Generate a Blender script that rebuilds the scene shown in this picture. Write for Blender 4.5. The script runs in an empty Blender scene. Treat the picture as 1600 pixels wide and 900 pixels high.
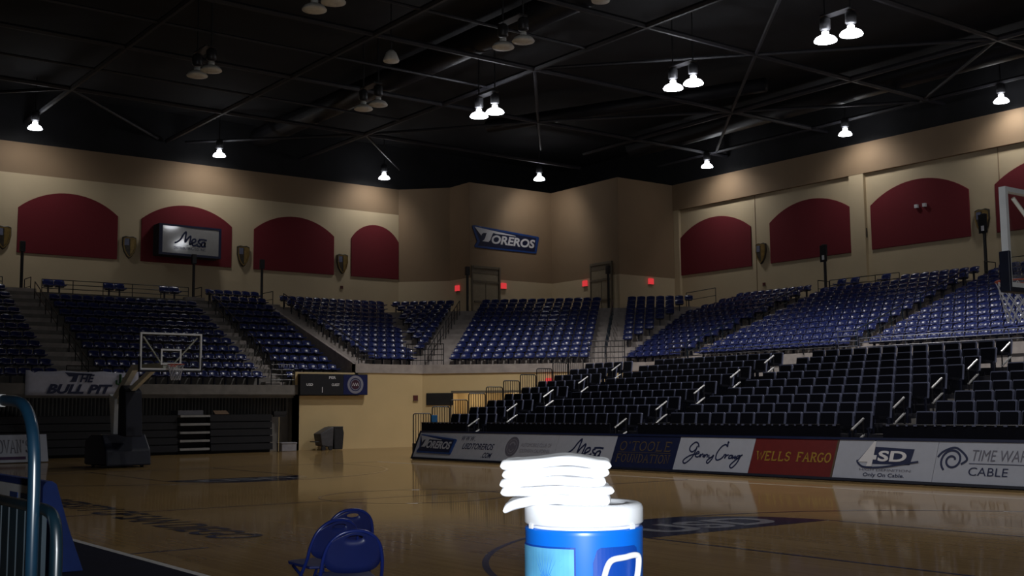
import bpy, bmesh, math, random
from mathutils import Vector, Matrix
random.seed(7)
SC = bpy.context.scene
COL = SC.collection
PI = math.pi
S45 = math.sqrt(.5)
T22 = math.tan(PI / 8)
V3 = Vector

# ------------------------------------------------------------------ camera
CAM = V3((-4.791, -5.361, 1.643))
YAW, PITCH, ROLL, FPX = .64721, .10538, -.00831, 1818.0
FWD = V3((math.sin(YAW) * math.cos(PITCH), math.cos(YAW) * math.cos(PITCH), math.sin(PITCH)))
_r = V3((math.cos(YAW), -math.sin(YAW), 0)); _u = _r.cross(FWD)
RGT = _r * math.cos(ROLL) + _u * math.sin(ROLL)
UPV = _u * math.cos(ROLL) - _r * math.sin(ROLL)
cd = bpy.data.cameras.new('camera'); cam = bpy.data.objects.new('camera', cd); COL.objects.link(cam)
cd.sensor_width = 36; cd.lens = FPX / 1600 * 36; cd.clip_start = .05; cd.clip_end = 300
M = Matrix((RGT, UPV, -FWD)).transposed().to_4x4(); M.translation = CAM
cam.matrix_world = M
SC.camera = cam

# ------------------------------------------------------------------ exposure and light levels
SC.view_settings.view_transform = 'Standard'; SC.view_settings.look = 'None'
SC.view_settings.exposure = 0; SC.view_settings.gamma = 1; SC.view_settings.use_curve_mapping = False
PAIR_W, WALL_W, FLASH_W, COURT_W = 2200, 225, 1400, 1150
w = bpy.data.worlds.new('hall'); SC.world = w; w.use_nodes = True
w.node_tree.nodes['Background'].inputs[0].default_value = (.5, .5, .6, 1)
w.node_tree.nodes['Background'].inputs[1].default_value = 0.0
SC.cycles.max_bounces = 6; SC.cycles.diffuse_bounces = 4; SC.cycles.glossy_bounces = 3
SC.cycles.transparent_max_bounces = 8
SC.cycles.sample_clamp_indirect = 3.0

def lamp(kind, loc, watts, radius, color=(1, 1, 1), size=170, blend=.35, to=None):
    l = bpy.data.lights.new('light', kind); l.energy = watts; l.color = color
    l.shadow_soft_size = radius
    if kind == 'SPOT': l.spot_size = math.radians(size); l.spot_blend = blend
    o = bpy.data.objects.new('lamp_light', l); COL.objects.link(o); o.location = loc
    if to is not None: o.rotation_euler = (V3(to) - V3(loc)).to_track_quat('-Z', 'Y').to_euler()
    return o
# the on-camera flash that lit the cooler and the towels
lamp('SPOT', CAM + UPV * .06 + RGT * .04, FLASH_W, .012, (.93, .97, 1.0), 75, .6, CAM + UPV * .06 + RGT * .04 + FWD * 5)

# ------------------------------------------------------------------ materials
def mat(name, col, rough=.6, metal=0, spec=.5, var=.12, scale=6, emit=None, estr=0, coat=0, alpha=None):
    m = bpy.data.materials.new(name); m.use_nodes = True
    nt = m.node_tree; b = nt.nodes['Principled BSDF']
    b.inputs['Roughness'].default_value = rough; b.inputs['Metallic'].default_value = metal
    b.inputs['Specular IOR Level'].default_value = spec
    b.inputs['Coat Weight'].default_value = coat; b.inputs['Coat Roughness'].default_value = .08
    tc = nt.nodes.new('ShaderNodeTexCoord'); n = nt.nodes.new('ShaderNodeTexNoise')
    n.inputs['Scale'].default_value = scale; n.inputs['Detail'].default_value = 3
    nt.links.new(tc.outputs['Object'], n.inputs['Vector'])
    r = nt.nodes.new('ShaderNodeValToRGB')
    r.color_ramp.elements[0].position = .3; r.color_ramp.elements[1].position = .7
    r.color_ramp.elements[0].color = (*[c * (1 - var) for c in col], 1)
    r.color_ramp.elements[1].color = (*[min(1, c * (1 + var)) for c in col], 1)
    nt.links.new(n.outputs['Fac'], r.inputs[0]); nt.links.new(r.outputs[0], b.inputs['Base Color'])
    if emit: b.inputs['Emission Color'].default_value = (*emit, 1); b.inputs['Emission Strength'].default_value = estr
    if alpha is not None: b.inputs['Alpha'].default_value = alpha
    return m

M_CREAM = mat('cream_paint', (.60, .49, .32), .75, var=.04, scale=.6)
M_TAN = mat('tan_paint', (.29, .20, .12), .8, var=.05, scale=.6)
M_YELL = mat('yellow_paint', (.66, .50, .26), .6, var=.04, scale=.8)
M_MAROON = mat('maroon_fabric', (.165, .014, .022), .95, var=.12, scale=30)
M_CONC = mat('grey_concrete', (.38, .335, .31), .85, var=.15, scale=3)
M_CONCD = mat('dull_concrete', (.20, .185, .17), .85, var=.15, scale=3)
M_BLACK = mat('black_deck', (.010, .010, .012), .9, var=.3, scale=1)
M_STEEL = mat('dark_steel', (.020, .020, .026), .6, var=.2, scale=2)
M_DUCT = mat('duct_metal', (.014, .014, .018), .5, .3, var=.2, scale=2)
M_RAIL = mat('dark_rail_paint', (.014, .014, .018), .4, var=.2)
M_STEELR = mat('slate_rail_paint', (.07, .075, .11), .35, var=.2)
M_RAILB = mat('blue_rail_paint', (.003, .0145, .029), .28, var=.2, spec=.7)
M_RAILD = mat('teal_bar_paint', (.002, .009, .015), .35, var=.2)
M_ALU = mat('pale_handrail', (.55, .55, .55), .35, .6, var=.1)
M_SEAT = mat('blue_seat_plastic', (.016, .025, .115), .26, var=.1, spec=.6, scale=9)
M_SEATD = mat('seat_bracket', (.015, .018, .04), .5, var=.2)
M_LSHELL = mat('slate_seat_shell', (.15, .165, .255), .4, var=.15)
M_LPAD = mat('black_seat_pad', (.0045, .005, .010), .85, spec=.15, var=.2)
M_TIER = mat('dark_tier_board', (.022, .022, .030), .6, var=.25)
M_NAVY = mat('navy_pad', (.006, .009, .024), .55, var=.2)
M_NAVYP = mat('navy_panel', (.004, .005, .010), .6, var=.25)
M_WHITEB = mat('white_board', (.46, .49, .58), .45, var=.03)
M_WHITE = mat('white_paint', (.75, .76, .78), .5, var=.05)
M_LETW = mat('white_lettering', (.78, .78, .82), .5, var=.03)
M_LETN = mat('navy_lettering', (.012, .020, .075), .5, var=.1)
M_LETG = mat('grey_lettering', (.14, .14, .19), .5, var=.1)
M_LETLG = mat('pale_grey_lettering', (.26, .26, .32), .5, var=.05)
M_GOLD = mat('gold_lettering', (.36, .22, .03), .5, var=.1)
M_DGOLD = mat('dull_gold_lettering', (.10, .072, .042), .5, var=.1)
M_RED = mat('red_board', (.15, .012, .012), .5, var=.08)
M_BLUEB = mat('navy_board', (.007, .013, .058), .5, var=.08)
M_SIGNB = mat('royal_sign_blue', (.012, .055, .24), .35, var=.1)
M_SIGND = mat('deep_sign_blue', (.008, .014, .055), .4, var=.1)
M_EXIT = mat('red_glow_sign', (.5, .02, .02), .5, emit=(1, .06, .07), estr=.55)
M_LAMP = mat('lamp_glow', (.9, .9, .95), .4, emit=(.92, .95, 1), estr=14)
M_LAMPOFF = mat('unlit_lens', (.80, .80, .76), .5)
M_HOUS = mat('lamp_housing', (.05, .05, .055), .4, .4)
M_GRILLE = mat('dark_grille', (.035, .034, .034), .8, var=.3, scale=2)
M_ORANGE = mat('orange_rim', (.45, .05, .02), .4)
M_NET = mat('white_net', (.55, .55, .6), .8)
M_BOOM = mat('cream_boom_paint', (.80, .77, .68), .5)
M_SHIELD = mat('shield_bronze', (.055, .045, .035), .35, .3, var=.3)
M_SHGOLD = mat('shield_gold', (.26, .17, .05), .35, .4, var=.2)
M_COOL = mat('cooler_blue', (.003, .13, .62), .35, var=.05, spec=.5)
M_COOLD = mat('cooler_recess_blue', (.003, .05, .32), .4, var=.05)
M_LABEL = mat('pale_blue_label', (.10, .36, .62), .35, var=.35, scale=5)
M_COOLW = mat('white_plastic', (.80, .82, .86), .4, var=.02)
M_TOWEL = mat('white_terry', (.86, .87, .90), .95, var=.03, scale=60)
M_CHAIR = mat('blue_chair_enamel', (.010, .022, .16), .28, var=.1, spec=.6)
M_CHAIRP = mat('blue_chair_panel', (.010, .018, .11), .4, var=.1)
M_CLOTH = mat('blue_cloth', (.006, .028, .17), .8, var=.15)
M_FLOORMAT = mat('dark_floor_mat', (.006, .007, .018), .85, spec=.1, var=.2, scale=3)
M_LINEW = mat('white_floor_paint', (.62, .62, .62), .25, var=.05)
M_LINEN = mat('navy_floor_paint', (.014, .020, .060), .14, var=.1, coat=.6)
M_LINEG = mat('grey_floor_paint', (.45, .45, .50), .14, var=.1, coat=.6)
M_GREEN = mat('green_print', (.02, .09, .035), .7)
M_BIN = mat('black_bin_plastic', (.018, .019, .024), .5, var=.2)
M_BING = mat('grey_bin_plastic', (.07, .07, .08), .5, var=.2)
M_BOX = mat('pale_grey_box', (.30, .29, .32), .7)
M_BROOM = mat('broom_wood', (.40, .30, .14), .6)
M_CARD = mat('brown_card', (.16, .10, .06), .8)
M_YEL = mat('yellow_slip', (.70, .62, .05), .7)
M_CYAN = mat('bright_blue_cloth', (.01, .12, .30), .7)
M_TABLE = mat('grey_table', (.25, .25, .26), .6)
M_DOOR = mat('taupe_door', (.30, .25, .17), .6, var=.08)
M_DOORF = mat('dark_door_frame', (.16, .13, .09), .6, var=.1)

def glass_mat():
    m = bpy.data.materials.new('backboard_glass'); m.use_nodes = True; nt = m.node_tree
    for n in list(nt.nodes): nt.nodes.remove(n)
    o = nt.nodes.new('ShaderNodeOutputMaterial'); t = nt.nodes.new('ShaderNodeBsdfTransparent')
    g = nt.nodes.new('ShaderNodeBsdfGlossy'); mx = nt.nodes.new('ShaderNodeMixShader')
    t.inputs[0].default_value = (.93, .95, .95, 1); g.inputs['Roughness'].default_value = .02
    mx.inputs[0].default_value = .06; nt.links.new(t.outputs[0], mx.inputs[1]); nt.links.new(g.outputs[0], mx.inputs[2])
    nt.links.new(mx.outputs[0], o.inputs[0]); return m
M_GLASS = glass_mat()

def wood_mat():
    m = bpy.data.materials.new('maple_court'); m.use_nodes = True; nt = m.node_tree; L = nt.links
    b = nt.nodes['Principled BSDF']
    tc = nt.nodes.new('ShaderNodeTexCoord')
    mp = nt.nodes.new('ShaderNodeMapping'); mp.inputs['Rotation'].default_value[2] = PI / 2
    br = nt.nodes.new('ShaderNodeTexBrick')
    br.inputs['Scale'].default_value = 1; br.inputs['Brick Width'].default_value = 1.9; br.inputs['Row Height'].default_value = .057
    br.inputs['Mortar Size'].default_value = .0012; br.inputs['Bias'].default_value = 0
    br.inputs['Color1'].default_value = (.47, .31, .135, 1); br.inputs['Color2'].default_value = (.39, .25, .105, 1)
    br.inputs['Mortar'].default_value = (.16, .10, .05, 1)
    L.new(tc.outputs['Object'], mp.inputs[0]); L.new(mp.outputs[0], br.inputs['Vector'])
    n = nt.nodes.new('ShaderNodeTexNoise'); n.inputs['Scale'].default_value = .7; n.inputs['Detail'].default_value = 4
    L.new(tc.outputs['Object'], n.inputs['Vector'])
    mx = nt.nodes.new('ShaderNodeMix'); mx.data_type = 'RGBA'; mx.blend_type = 'MULTIPLY'; mx.inputs[0].default_value = .35
    L.new(br.outputs['Color'], mx.inputs[6]); L.new(n.outputs['Fac'], mx.inputs[7])
    nt.nodes.remove(b); out = nt.nodes['Material Output']
    df = nt.nodes.new('ShaderNodeBsdfDiffuse'); gl = nt.nodes.new('ShaderNodeBsdfGlossy'); ms = nt.nodes.new('ShaderNodeMixShader')
    gl.inputs['Roughness'].default_value = .075; L.new(mx.outputs[2], df.inputs['Color'])
    lw_ = nt.nodes.new('ShaderNodeLayerWeight'); pw = nt.nodes.new('ShaderNodeMath'); pw.operation = 'POWER'; pw.inputs[1].default_value = 4
    ma = nt.nodes.new('ShaderNodeMath'); ma.operation = 'MULTIPLY_ADD'; ma.inputs[1].default_value = .66; ma.inputs[2].default_value = .035
    L.new(lw_.outputs['Facing'], pw.inputs[0]); L.new(pw.outputs[0], ma.inputs[0]); L.new(ma.outputs[0], ms.inputs[0])
    L.new(df.outputs[0], ms.inputs[1]); L.new(gl.outputs[0], ms.inputs[2]); L.new(ms.outputs[0], out.inputs['Surface'])
    n2 = nt.nodes.new('ShaderNodeTexNoise'); n2.inputs['Scale'].default_value = 1.6
    L.new(tc.outputs['Object'], n2.inputs['Vector'])
    bp = nt.nodes.new('ShaderNodeBump'); bp.inputs['Strength'].default_value = .03; bp.inputs['Distance'].default_value = .02
    L.new(n2.outputs['Fac'], bp.inputs['Height']); L.new(bp.outputs[0], gl.inputs['Normal'])
    return m
M_WOOD = wood_mat()

# ------------------------------------------------------------------ mesh helpers
class Fr:
    """a local frame: origin, right, up, outward normal"""
    def __init__(s, o, u, v):
        s.o = V3(o); s.u = V3(u).normalized(); s.v = V3(v).normalized(); s.n = s.u.cross(s.v)
    def p(s, a, b, c=0): return s.o + s.u * a + s.v * b + s.n * c
    def at(s, a, b, c=0): return Fr(s.p(a, b, c), s.u, s.v)

class MB:
    def __init__(s): s.v = []; s.f = []; s.m = []; s.mi = 0
    def add(s, vs, fs):
        k = len(s.v); s.v += [tuple(x) for x in vs]; s.f += [tuple(i + k for i in f) for f in fs]; s.m += [s.mi] * len(fs); return s
    def box(s, a, b):
        x0, y0, z0 = [min(p, q) for p, q in zip(a, b)]; x1, y1, z1 = [max(p, q) for p, q in zip(a, b)]
        return s.add([(x0,y0,z0),(x1,y0,z0),(x1,y1,z0),(x0,y1,z0),(x0,y0,z1),(x1,y0,z1),(x1,y1,z1),(x0,y1,z1)],
                     [(3,2,1,0),(4,5,6,7),(0,1,5,4),(1,2,6,5),(2,3,7,6),(3,0,4,7)])
    def fbox(s, fr, a0, b0, c0, a1, b1, c1):
        return s.prism(fr, [(a0, b0), (a1, b0), (a1, b1), (a0, b1)], c0, c1)
    def prism(s, fr, poly, c0, c1):
        n = len(poly)
        vs = [fr.p(a, b, c0) for a, b in poly] + [fr.p(a, b, c1) for a, b in poly]
        return s.add(vs, [tuple(range(n - 1, -1, -1)), tuple(range(n, 2 * n))] + [(i, (i + 1) % n, n + (i + 1) % n, n + i) for i in range(n)])
    def tube(s, pts, r, n=6, closed=False):
        pts = [V3(p) for p in pts]; N = len(pts); vs = []; fs = []; prev = None
        for i, p in enumerate(pts):
            if closed: t = pts[(i + 1) % N] - pts[i - 1]
            else: t = pts[min(i + 1, N - 1)] - pts[max(i - 1, 0)]
            t.normalize()
            if prev is None:
                up = V3((0, 0, 1)) if abs(t.z) < .9 else V3((1, 0, 0)); a = t.cross(up).normalized()
            else: a = (prev - t * prev.dot(t)).normalized()
            prev = a; b = t.cross(a); rr = r[i] if isinstance(r, (list, tuple)) else r
            for k in range(n):
                g = 2 * PI * k / n; vs.append(p + a * math.cos(g) * rr + b * math.sin(g) * rr)
        for i in range(N if closed else N - 1):
            j = (i + 1) % N
            for k in range(n): fs.append((i * n + k, i * n + (k + 1) % n, j * n + (k + 1) % n, j * n + k))
        if not closed: fs += [tuple(range(n - 1, -1, -1)), tuple(range((N - 1) * n, N * n))]
        return s.add(vs, fs)
    def lathe(s, o, prof, n=24, ax=None):
        o = V3(o); vs = []; fs = []
        for r, z in prof:
            for k in range(n):
                g = 2 * PI * k / n; vs.append(o + V3((r * math.cos(g), r * math.sin(g), z)))
        for i in range(len(prof) - 1):
            for k in range(n): fs.append((i * n + k, i * n + (k + 1) % n, (i + 1) * n + (k + 1) % n, (i + 1) * n + k))
        fs += [tuple(range(n - 1, -1, -1)), tuple(range((len(prof) - 1) * n, len(prof) * n))]
        return s.add(vs, fs)
    def ribbon(s, fr, pts, wd, c0, c1, closed=False):
        """flat stroke of constant width in a frame"""
        N = len(pts); L = []; R = []
        for i in range(N):
            if closed: a = pts[i - 1]; b = pts[(i + 1) % N]
            else: a = pts[max(i - 1, 0)]; b = pts[min(i + 1, N - 1)]
            dx, dy = b[0] - a[0], b[1] - a[1]; q = math.hypot(dx, dy) or 1
            nx, ny = -dy / q * wd / 2, dx / q * wd / 2
            L.append((pts[i][0] + nx, pts[i][1] + ny)); R.append((pts[i][0] - nx, pts[i][1] - ny))
        vs = []
        for c in (c0, c1):
            for i in range(N): vs += [fr.p(*L[i], c), fr.p(*R[i], c)]
        fs = []; K = 2 * N
        for i in range(N if closed else N - 1):
            j = (i + 1) % N
            fs += [(K+2*i, K+2*i+1, K+2*j+1, K+2*j), (2*i, 2*j, 2*j+1, 2*i+1), (2*i, K+2*i, K+2*j, 2*j), (2*i+1, 2*j+1, K+2*j+1, K+2*i+1)]
        if not closed: fs += [(0, 1, K + 1, K), (2*N-2, K+2*N-2, K+2*N-1, 2*N-1)]
        return s.add(vs, fs)
    def build(s, name, m, parent=None, smooth=False, bevel=0, sub=0, seg=2):
        me = bpy.data.meshes.new(name); me.from_pydata(s.v, [], s.f)
        for x in (m if isinstance(m, (list, tuple)) else [m]): me.materials.append(x)
        for p, i in zip(me.polygons, s.m): p.material_index = i; p.use_smooth = smooth
        me.update()
        bm = bmesh.new(); bm.from_mesh(me); bmesh.ops.recalc_face_normals(bm, faces=bm.faces); bm.to_mesh(me); bm.free()
        o = bpy.data.objects.new(name, me); COL.objects.link(o)
        if parent is not None:
            o.parent = parent; o.matrix_parent_inverse = parent.matrix_basis.inverted()
        if bevel:
            b = o.modifiers.new('b', 'BEVEL'); b.width = bevel; b.segments = seg; b.limit_method = 'ANGLE'
        if sub:
            q = o.modifiers.new('s', 'SUBSURF'); q.levels = sub; q.render_levels = sub
        return o

def tag(o, label=None, cat=None, group=None, kind=None):
    if label: o['label'] = label
    if cat: o['category'] = cat
    if group: o['group'] = group
    if kind: o['kind'] = kind
    return o
def empty(name, loc, label, cat, group=None, rz=0):
    o = bpy.data.objects.new(name, None); COL.objects.link(o); o.location = loc; o.rotation_euler = (0, 0, rz)
    o.empty_display_size = .1
    return tag(o, label, cat, group)
def local(o, root):
    """re-hang a mesh built around the origin under its root"""
    o.parent = root; o.matrix_parent_inverse = Matrix(); return o
def copy_tree(o, parent=None):
    c = o.copy(); COL.objects.link(c)
    if parent is not None: c.parent = parent
    for ch in list(o.children): copy_tree(ch, c)
    return c
def struct(mb, name, m, **k): return tag(mb.build(name, m, **k), kind='structure')

def smooth_path(pts, n=6):
    out = []
    for i in range(len(pts) - 1):
        p0 = pts[max(i - 1, 0)]; p1 = pts[i]; p2 = pts[i + 1]; p3 = pts[min(i + 2, len(pts) - 1)]
        for k in range(n):
            t = k / n
            out.append(tuple(.5 * (2 * p1[j] + (p2[j] - p0[j]) * t + (2 * p0[j] - 5 * p1[j] + 4 * p2[j] - p3[j]) * t * t + (3 * p1[j] - p0[j] - 3 * p2[j] + p3[j]) * t ** 3) for j in range(len(p1))))
    out.append(tuple(pts[-1])); return out

_fonts = {}
def text(mb, s, fr, x, y, wd, ht, c0=.004, c1=.008, shear=0, bold=0, slope=0):
    """block lettering squeezed into the rectangle x..x+wd, y..y+ht of a frame"""
    key = (s, shear, bold)
    if key not in _fonts:
        cu = bpy.data.curves.new('t', 'FONT'); cu.body = s; cu.size = 1; cu.shear = shear; cu.offset = bold; cu.resolution_u = 4
        cu.fill_mode = 'FRONT'
        o = bpy.data.objects.new('t', cu); COL.objects.link(o)
        dg = bpy.context.evaluated_depsgraph_get(); dg.update()
        me = bpy.data.meshes.new_from_object(o.evaluated_get(dg))
        _fonts[key] = ([tuple(v.co) for v in me.vertices], [tuple(p.vertices) for p in me.polygons])
        bpy.data.objects.remove(o); bpy.data.curves.remove(cu); bpy.data.meshes.remove(me)
    vs, fs = _fonts[key]
    x0 = min(v[0] for v in vs); x1 = max(v[0] for v in vs); y0 = min(v[1] for v in vs); y1 = max(v[1] for v in vs)
    out = []
    for v in vs:
        a = (v[0] - x0) / (x1 - x0); b = (v[1] - y0) / (y1 - y0)
        out.append(fr.p(x + a * wd, y + b * ht + slope * a * wd, c1))
    return mb.add(out, fs)

SER = {  # serif capitals as strokes in a unit box: (polyline, weight) ; serif ticks added at the listed ends
 'O': ([[(.5+.46*math.cos(a*PI/10), .5+.5*math.sin(a*PI/10)) for a in range(21)]], []),
 'T': ([[(0,1),(1,1)],[(.5,1),(.5,0)]], [(.5,0),(0,.93,1),(1,.93,1)]),
 'L': ([[(.2,1),(.2,0)],[(.1,0),(.95,0)]], [(.2,1),(.95,.08,1)]),
 'E': ([[(.2,1),(.2,0)],[(.05,0),(.95,0)],[(.05,1),(.92,1)],[(.2,.52),(.7,.52)]], [(.95,.08,1),(.92,.92,1)]),
 'F': ([[(.2,1),(.2,0)],[(.05,1),(.95,1)],[(.2,.52),(.7,.52)]], [(.2,0),(.95,.92,1)]),
 'U': ([[(.15,1),(.15,.3),(.3,.05),(.5,0),(.7,.05),(.85,.3),(.85,1)]], [(.15,1),(.85,1)]),
 'N': ([[(.15,0),(.15,1),(.85,0),(.85,1)]], [(.15,0),(.1,1),(.85,1)]),
 'D': ([[(.2,1),(.2,0)],[(.05,0),(.5,0),(.8,.15),(.95,.5),(.8,.85),(.5,1),(.05,1)]], []),
 'A': ([[(.05,0),(.5,1),(.95,0)],[(.25,.36),(.75,.36)]], [(.05,0),(.95,0)]),
 'V': ([[(.03,1),(.5,0),(.97,1)]], [(.03,1),(.97,1)]),
 'I': ([[(.5,1),(.5,0)]], [(.5,0),(.5,1)]),
 'W': ([[(.0,1),(.27,0),(.5,.9),(.73,0),(1,1)]], [(0,1),(1,1)]),
 'S': ([[(.9,.82),(.75,.97),(.45,1),(.15,.85),(.2,.6),(.8,.42),(.88,.15),(.6,0),(.3,.02),(.08,.2)]], [(.9,.86,1),(.08,.14,1)]),
 'R': ([[(.2,1),(.2,0)],[(.05,1),(.6,1),(.85,.88),(.85,.65),(.6,.5),(.2,.5)],[(.5,.5),(.95,0)]], [(.2,0),(.95,0)]),
 'G': ([[(.9,.82),(.7,.97),(.45,1),(.15,.8),(.05,.5),(.15,.2),(.45,0),(.7,.03),(.88,.15),(.88,.42)]], [(.88,.42)]),
 "'": ([[(.5,1),(.45,.75)]], []),
}
def serif(mb, s, fr, x, y, wd, ht, thick, c0=.003, c1=.008, slope=0):
    adv = [{' ': .7, 'I': .45, "'": .35, 'W': 1.35}.get(c, 1.0) for c in s]; gap = .22
    tot = sum(adv) + gap * (len(s) - 1); sx = wd / tot; px = 0
    for c, a in zip(s, adv):
        if c in SER:
            tr = lambda q: (x + (px + q[0] * a) * sx, y + q[1] * ht + slope * (px + q[0] * a) * sx)
            for pl in SER[c][0]: mb.ribbon(fr, [tr(q) for q in pl], thick, c0, c1)
            for t in SER[c][1]:
                q = tr(t)
                if len(t) == 3: mb.ribbon(fr, [(q[0], q[1] - ht * .09), (q[0], q[1] + ht * .09)], thick * .7, c0, c1)
                else: mb.ribbon(fr, [(q[0] - sx * .2, q[1]), (q[0] + sx * .2, q[1])], thick * .7, c0, c1)
        px += a + gap
    return mb

def arch(w, z0, z1, z2, n=20):
    """flat-bottomed panel with a low arched top: chord z1, crown z2"""
    h = z2 - z1; R = (w * w / 4 + h * h) / (2 * h); a0 = math.asin(w / 2 / R)
    top = [(R * math.sin(a), z2 - R + R * math.cos(a)) for a in [a0 - 2 * a0 * i / n for i in range(n + 1)]]
    return [(-w / 2, z0), (w / 2, z0)] + top

ORD = ['zeroth', 'first', 'second', 'third', 'fourth', 'fifth', 'sixth', 'seventh', 'eighth', 'ninth', 'tenth', 'eleventh', 'twelfth',
       'thirteenth', 'fourteenth', 'fifteenth', 'sixteenth', 'seventeenth', 'eighteenth', 'nineteenth', 'twentieth',
       'twenty-first', 'twenty-second', 'twenty-third', 'twenty-fourth', 'twenty-fifth']

# ------------------------------------------------------------------ the hall: floor, walls, ceiling
YF, XR, HT = 54.0, 44.5, 15.0                                       # far wall, right wall, wall height
floor = struct(MB().box((-29.5, -26, -.2), (XR + .3, YF + .3, 0)), 'floor', M_WOOD)
def fpart(mb, name, m):
    o = mb.build(name, m, floor); o['kind'] = 'structure'; return o
ff = Fr((0, 0, 0), (1, 0, 0), (0, 1, 0))                            # the floor, x right, y up
def arcpts(cx, cy, r, a0, a1, n=40): return [(cx + r * math.cos(a0 + (a1 - a0) * i / n), cy + r * math.sin(a0 + (a1 - a0) * i / n)) for i in range(n + 1)]
lw = .055
fpart(MB().prism(ff, [(-1.6, -26), (-.06, -26), (-.06, 28.7), (-1.6, 28.7)], 0, .004), 'sideline_border', M_FLOORMAT)
fpart(MB().ribbon(ff, [(-.03, -12), (-.03, 28.65)], .09, 0, .005), 'court_sideline', M_LINEW)
fpart(MB().ribbon(ff, [(15.24, 0), (15.24, 28.65)], lw, 0, .003), 'court_sideline', M_LINEW)
for y in (0, 28.65): fpart(MB().ribbon(ff, [(0, y), (15.24, y)], lw, 0, .003), 'court_baseline', M_LINEN)
fpart(MB().ribbon(ff, [(0, 14.325), (15.24, 14.325)], lw, 0, .003), 'division_line', M_LINEN)
fpart(MB().ribbon(ff, arcpts(7.62, 14.325, 1.83, 0, 2 * PI, 60), lw, 0, .003), 'centre_circle', M_LINEN)
for sgn, yb in ((1, 0), (-1, 28.65)):
    yy = lambda d: yb + sgn * d
    rim = yy(1.6); ft = yy(5.79)
    mb = MB()
    for x in (5.79, 9.45): mb.ribbon(ff, [(x, yy(0)), (x, ft)], lw, 0, .003)
    mb.ribbon(ff, [(5.79, ft), (9.45, ft)], lw, 0, .003)
    fpart(mb, 'lane_line', M_LINEN)
    a = 0 if sgn > 0 else PI
    fpart(MB().prism(ff, arcpts(7.62, ft, 1.83, a, a + PI, 30), 0, .002), 'free_throw_half_circle', M_LINEN)
    fpart(MB().ribbon(ff, [(1.6, yy(0)), (1.6, rim)] + arcpts(7.62, rim, 6.02, PI, PI - sgn * PI, 60) + [(13.64, rim), (13.64, yy(0))], .075, 0, .003), 'three_point_line', M_LINEN)
    mb = MB(); tf = Fr((7.62, ft + sgn * .18, .003), (-sgn, 0, 0), (0, -sgn, 0)) if False else Fr((7.62, ft, .003), (sgn, 0, 0), (0, sgn, 0))
    text(mb, 'USD', tf, -1.25, .22, 2.5, 1.0, 0, .001, bold=.03)
    fpart(mb, 'free_throw_lettering', M_LINEG)
mb = MB(); tf = Fr((1.45, 19.4, .003), (0, -1, 0), (1, 0, 0))
text(mb, 'UNIVERSITY OF SAN DIEGO', tf, 0, 0, 10.1, .72, 0, .001, bold=.02, shear=.25); fpart(mb, 'sideline_lettering', M_LINEN)
for y in (8.55, 20.1): fpart(MB().ribbon(ff, [(0, y), (1.0, y)], .05, 0, .003), 'coaching_box_line', M_LINEN)

def wall(name, fr, length, parts):
    mb = MB(); mats = []
    for m, z0, z1, out in parts:
        if m not in mats: mats.append(m)
        mb.mi = mats.index(m); mb.fbox(fr, 0, z0, -.3, length, z1, out)
    return struct(mb, name, mats)
CT = [(M_CREAM, 0, 13.45, 0), (M_TAN, 13.45, HT, .0)]
wall('wall_far', Fr((-29.5, YF, 0), (1, 0, 0), (0, 0, 1)), 61.05, CT)
wall('wall_right', Fr((XR, 43.6, 0), (0, -1, 0), (0, 0, 1)), 69.6, [(M_CREAM, 0, 13.45, 0), (M_TAN, 13.45, HT, .22)])
wall('wall_left', Fr((-29.5, -26, 0), (0, 1, 0), (0, 0, 1)), 80, CT)
wall('wall_near', Fr((XR, -26, 0), (-1, 0, 0), (0, 0, 1)), 74, CT)
CC = [(M_CREAM, 0, 9.38, 0), (M_TAN, 9.38, HT, .0)]
CW = [(31.55, 54), (33.75, 51.75), (33.75, 49.7), (39.9, 49.7), (39.9, 43.6), (44.5, 43.6)]
for i, nm in enumerate(('corner_diagonal', 'corner_left_return', 'corner_sign', 'corner_right_return', 'corner_right')):
    a, b = V3((*CW[i], 0)), V3((*CW[i + 1], 0))
    d = (b - a); q = d.normalized() * .006                           # outer corners: keep the two boxes' faces apart
    if CW[i] in ((33.75, 49.7), (39.9, 43.6)): a = a + q
    if CW[i + 1] in ((33.75, 49.7), (39.9, 43.6)): b = b - q
    wall('wall_' + nm, Fr(a, d, (0, 0, 1)), (b - a).length, CC)
# pilasters and seam of the right wall, the top caps
struct(MB().box((XR - .18, 43.15, 0), (XR, 43.58, 13.45)), 'trim_1', M_CREAM)
struct(MB().box((XR - .2, 30.1, 0), (XR, 30.98, 13.62)), 'trim_2', M_CREAM)
struct(MB().box((XR - .02, 37.38, 7.3), (XR, 37.42, 13.45)), 'trim_3', M_TAN)
struct(MB().box((XR - .02, 22.9, 7.3), (XR, 22.94, 13.45)), 'trim_4', M_TAN)
mb = MB()
mb.box((-29.5, -26, 17.6), (XR + .3, YF + .3, 17.9))
for a, b in (((-29.8, YF, HT), (XR + .3, YF + .3, 17.6)), ((XR, -26, HT), (XR + .3, YF, 17.6)), ((-29.8, -26, HT), (-29.5, YF, 17.6)), ((-29.5, -26.3, HT), (XR + .3, -26, 17.6))): mb.box(a, b)
ceiling = struct(mb, 'ceiling', M_BLACK)

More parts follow.
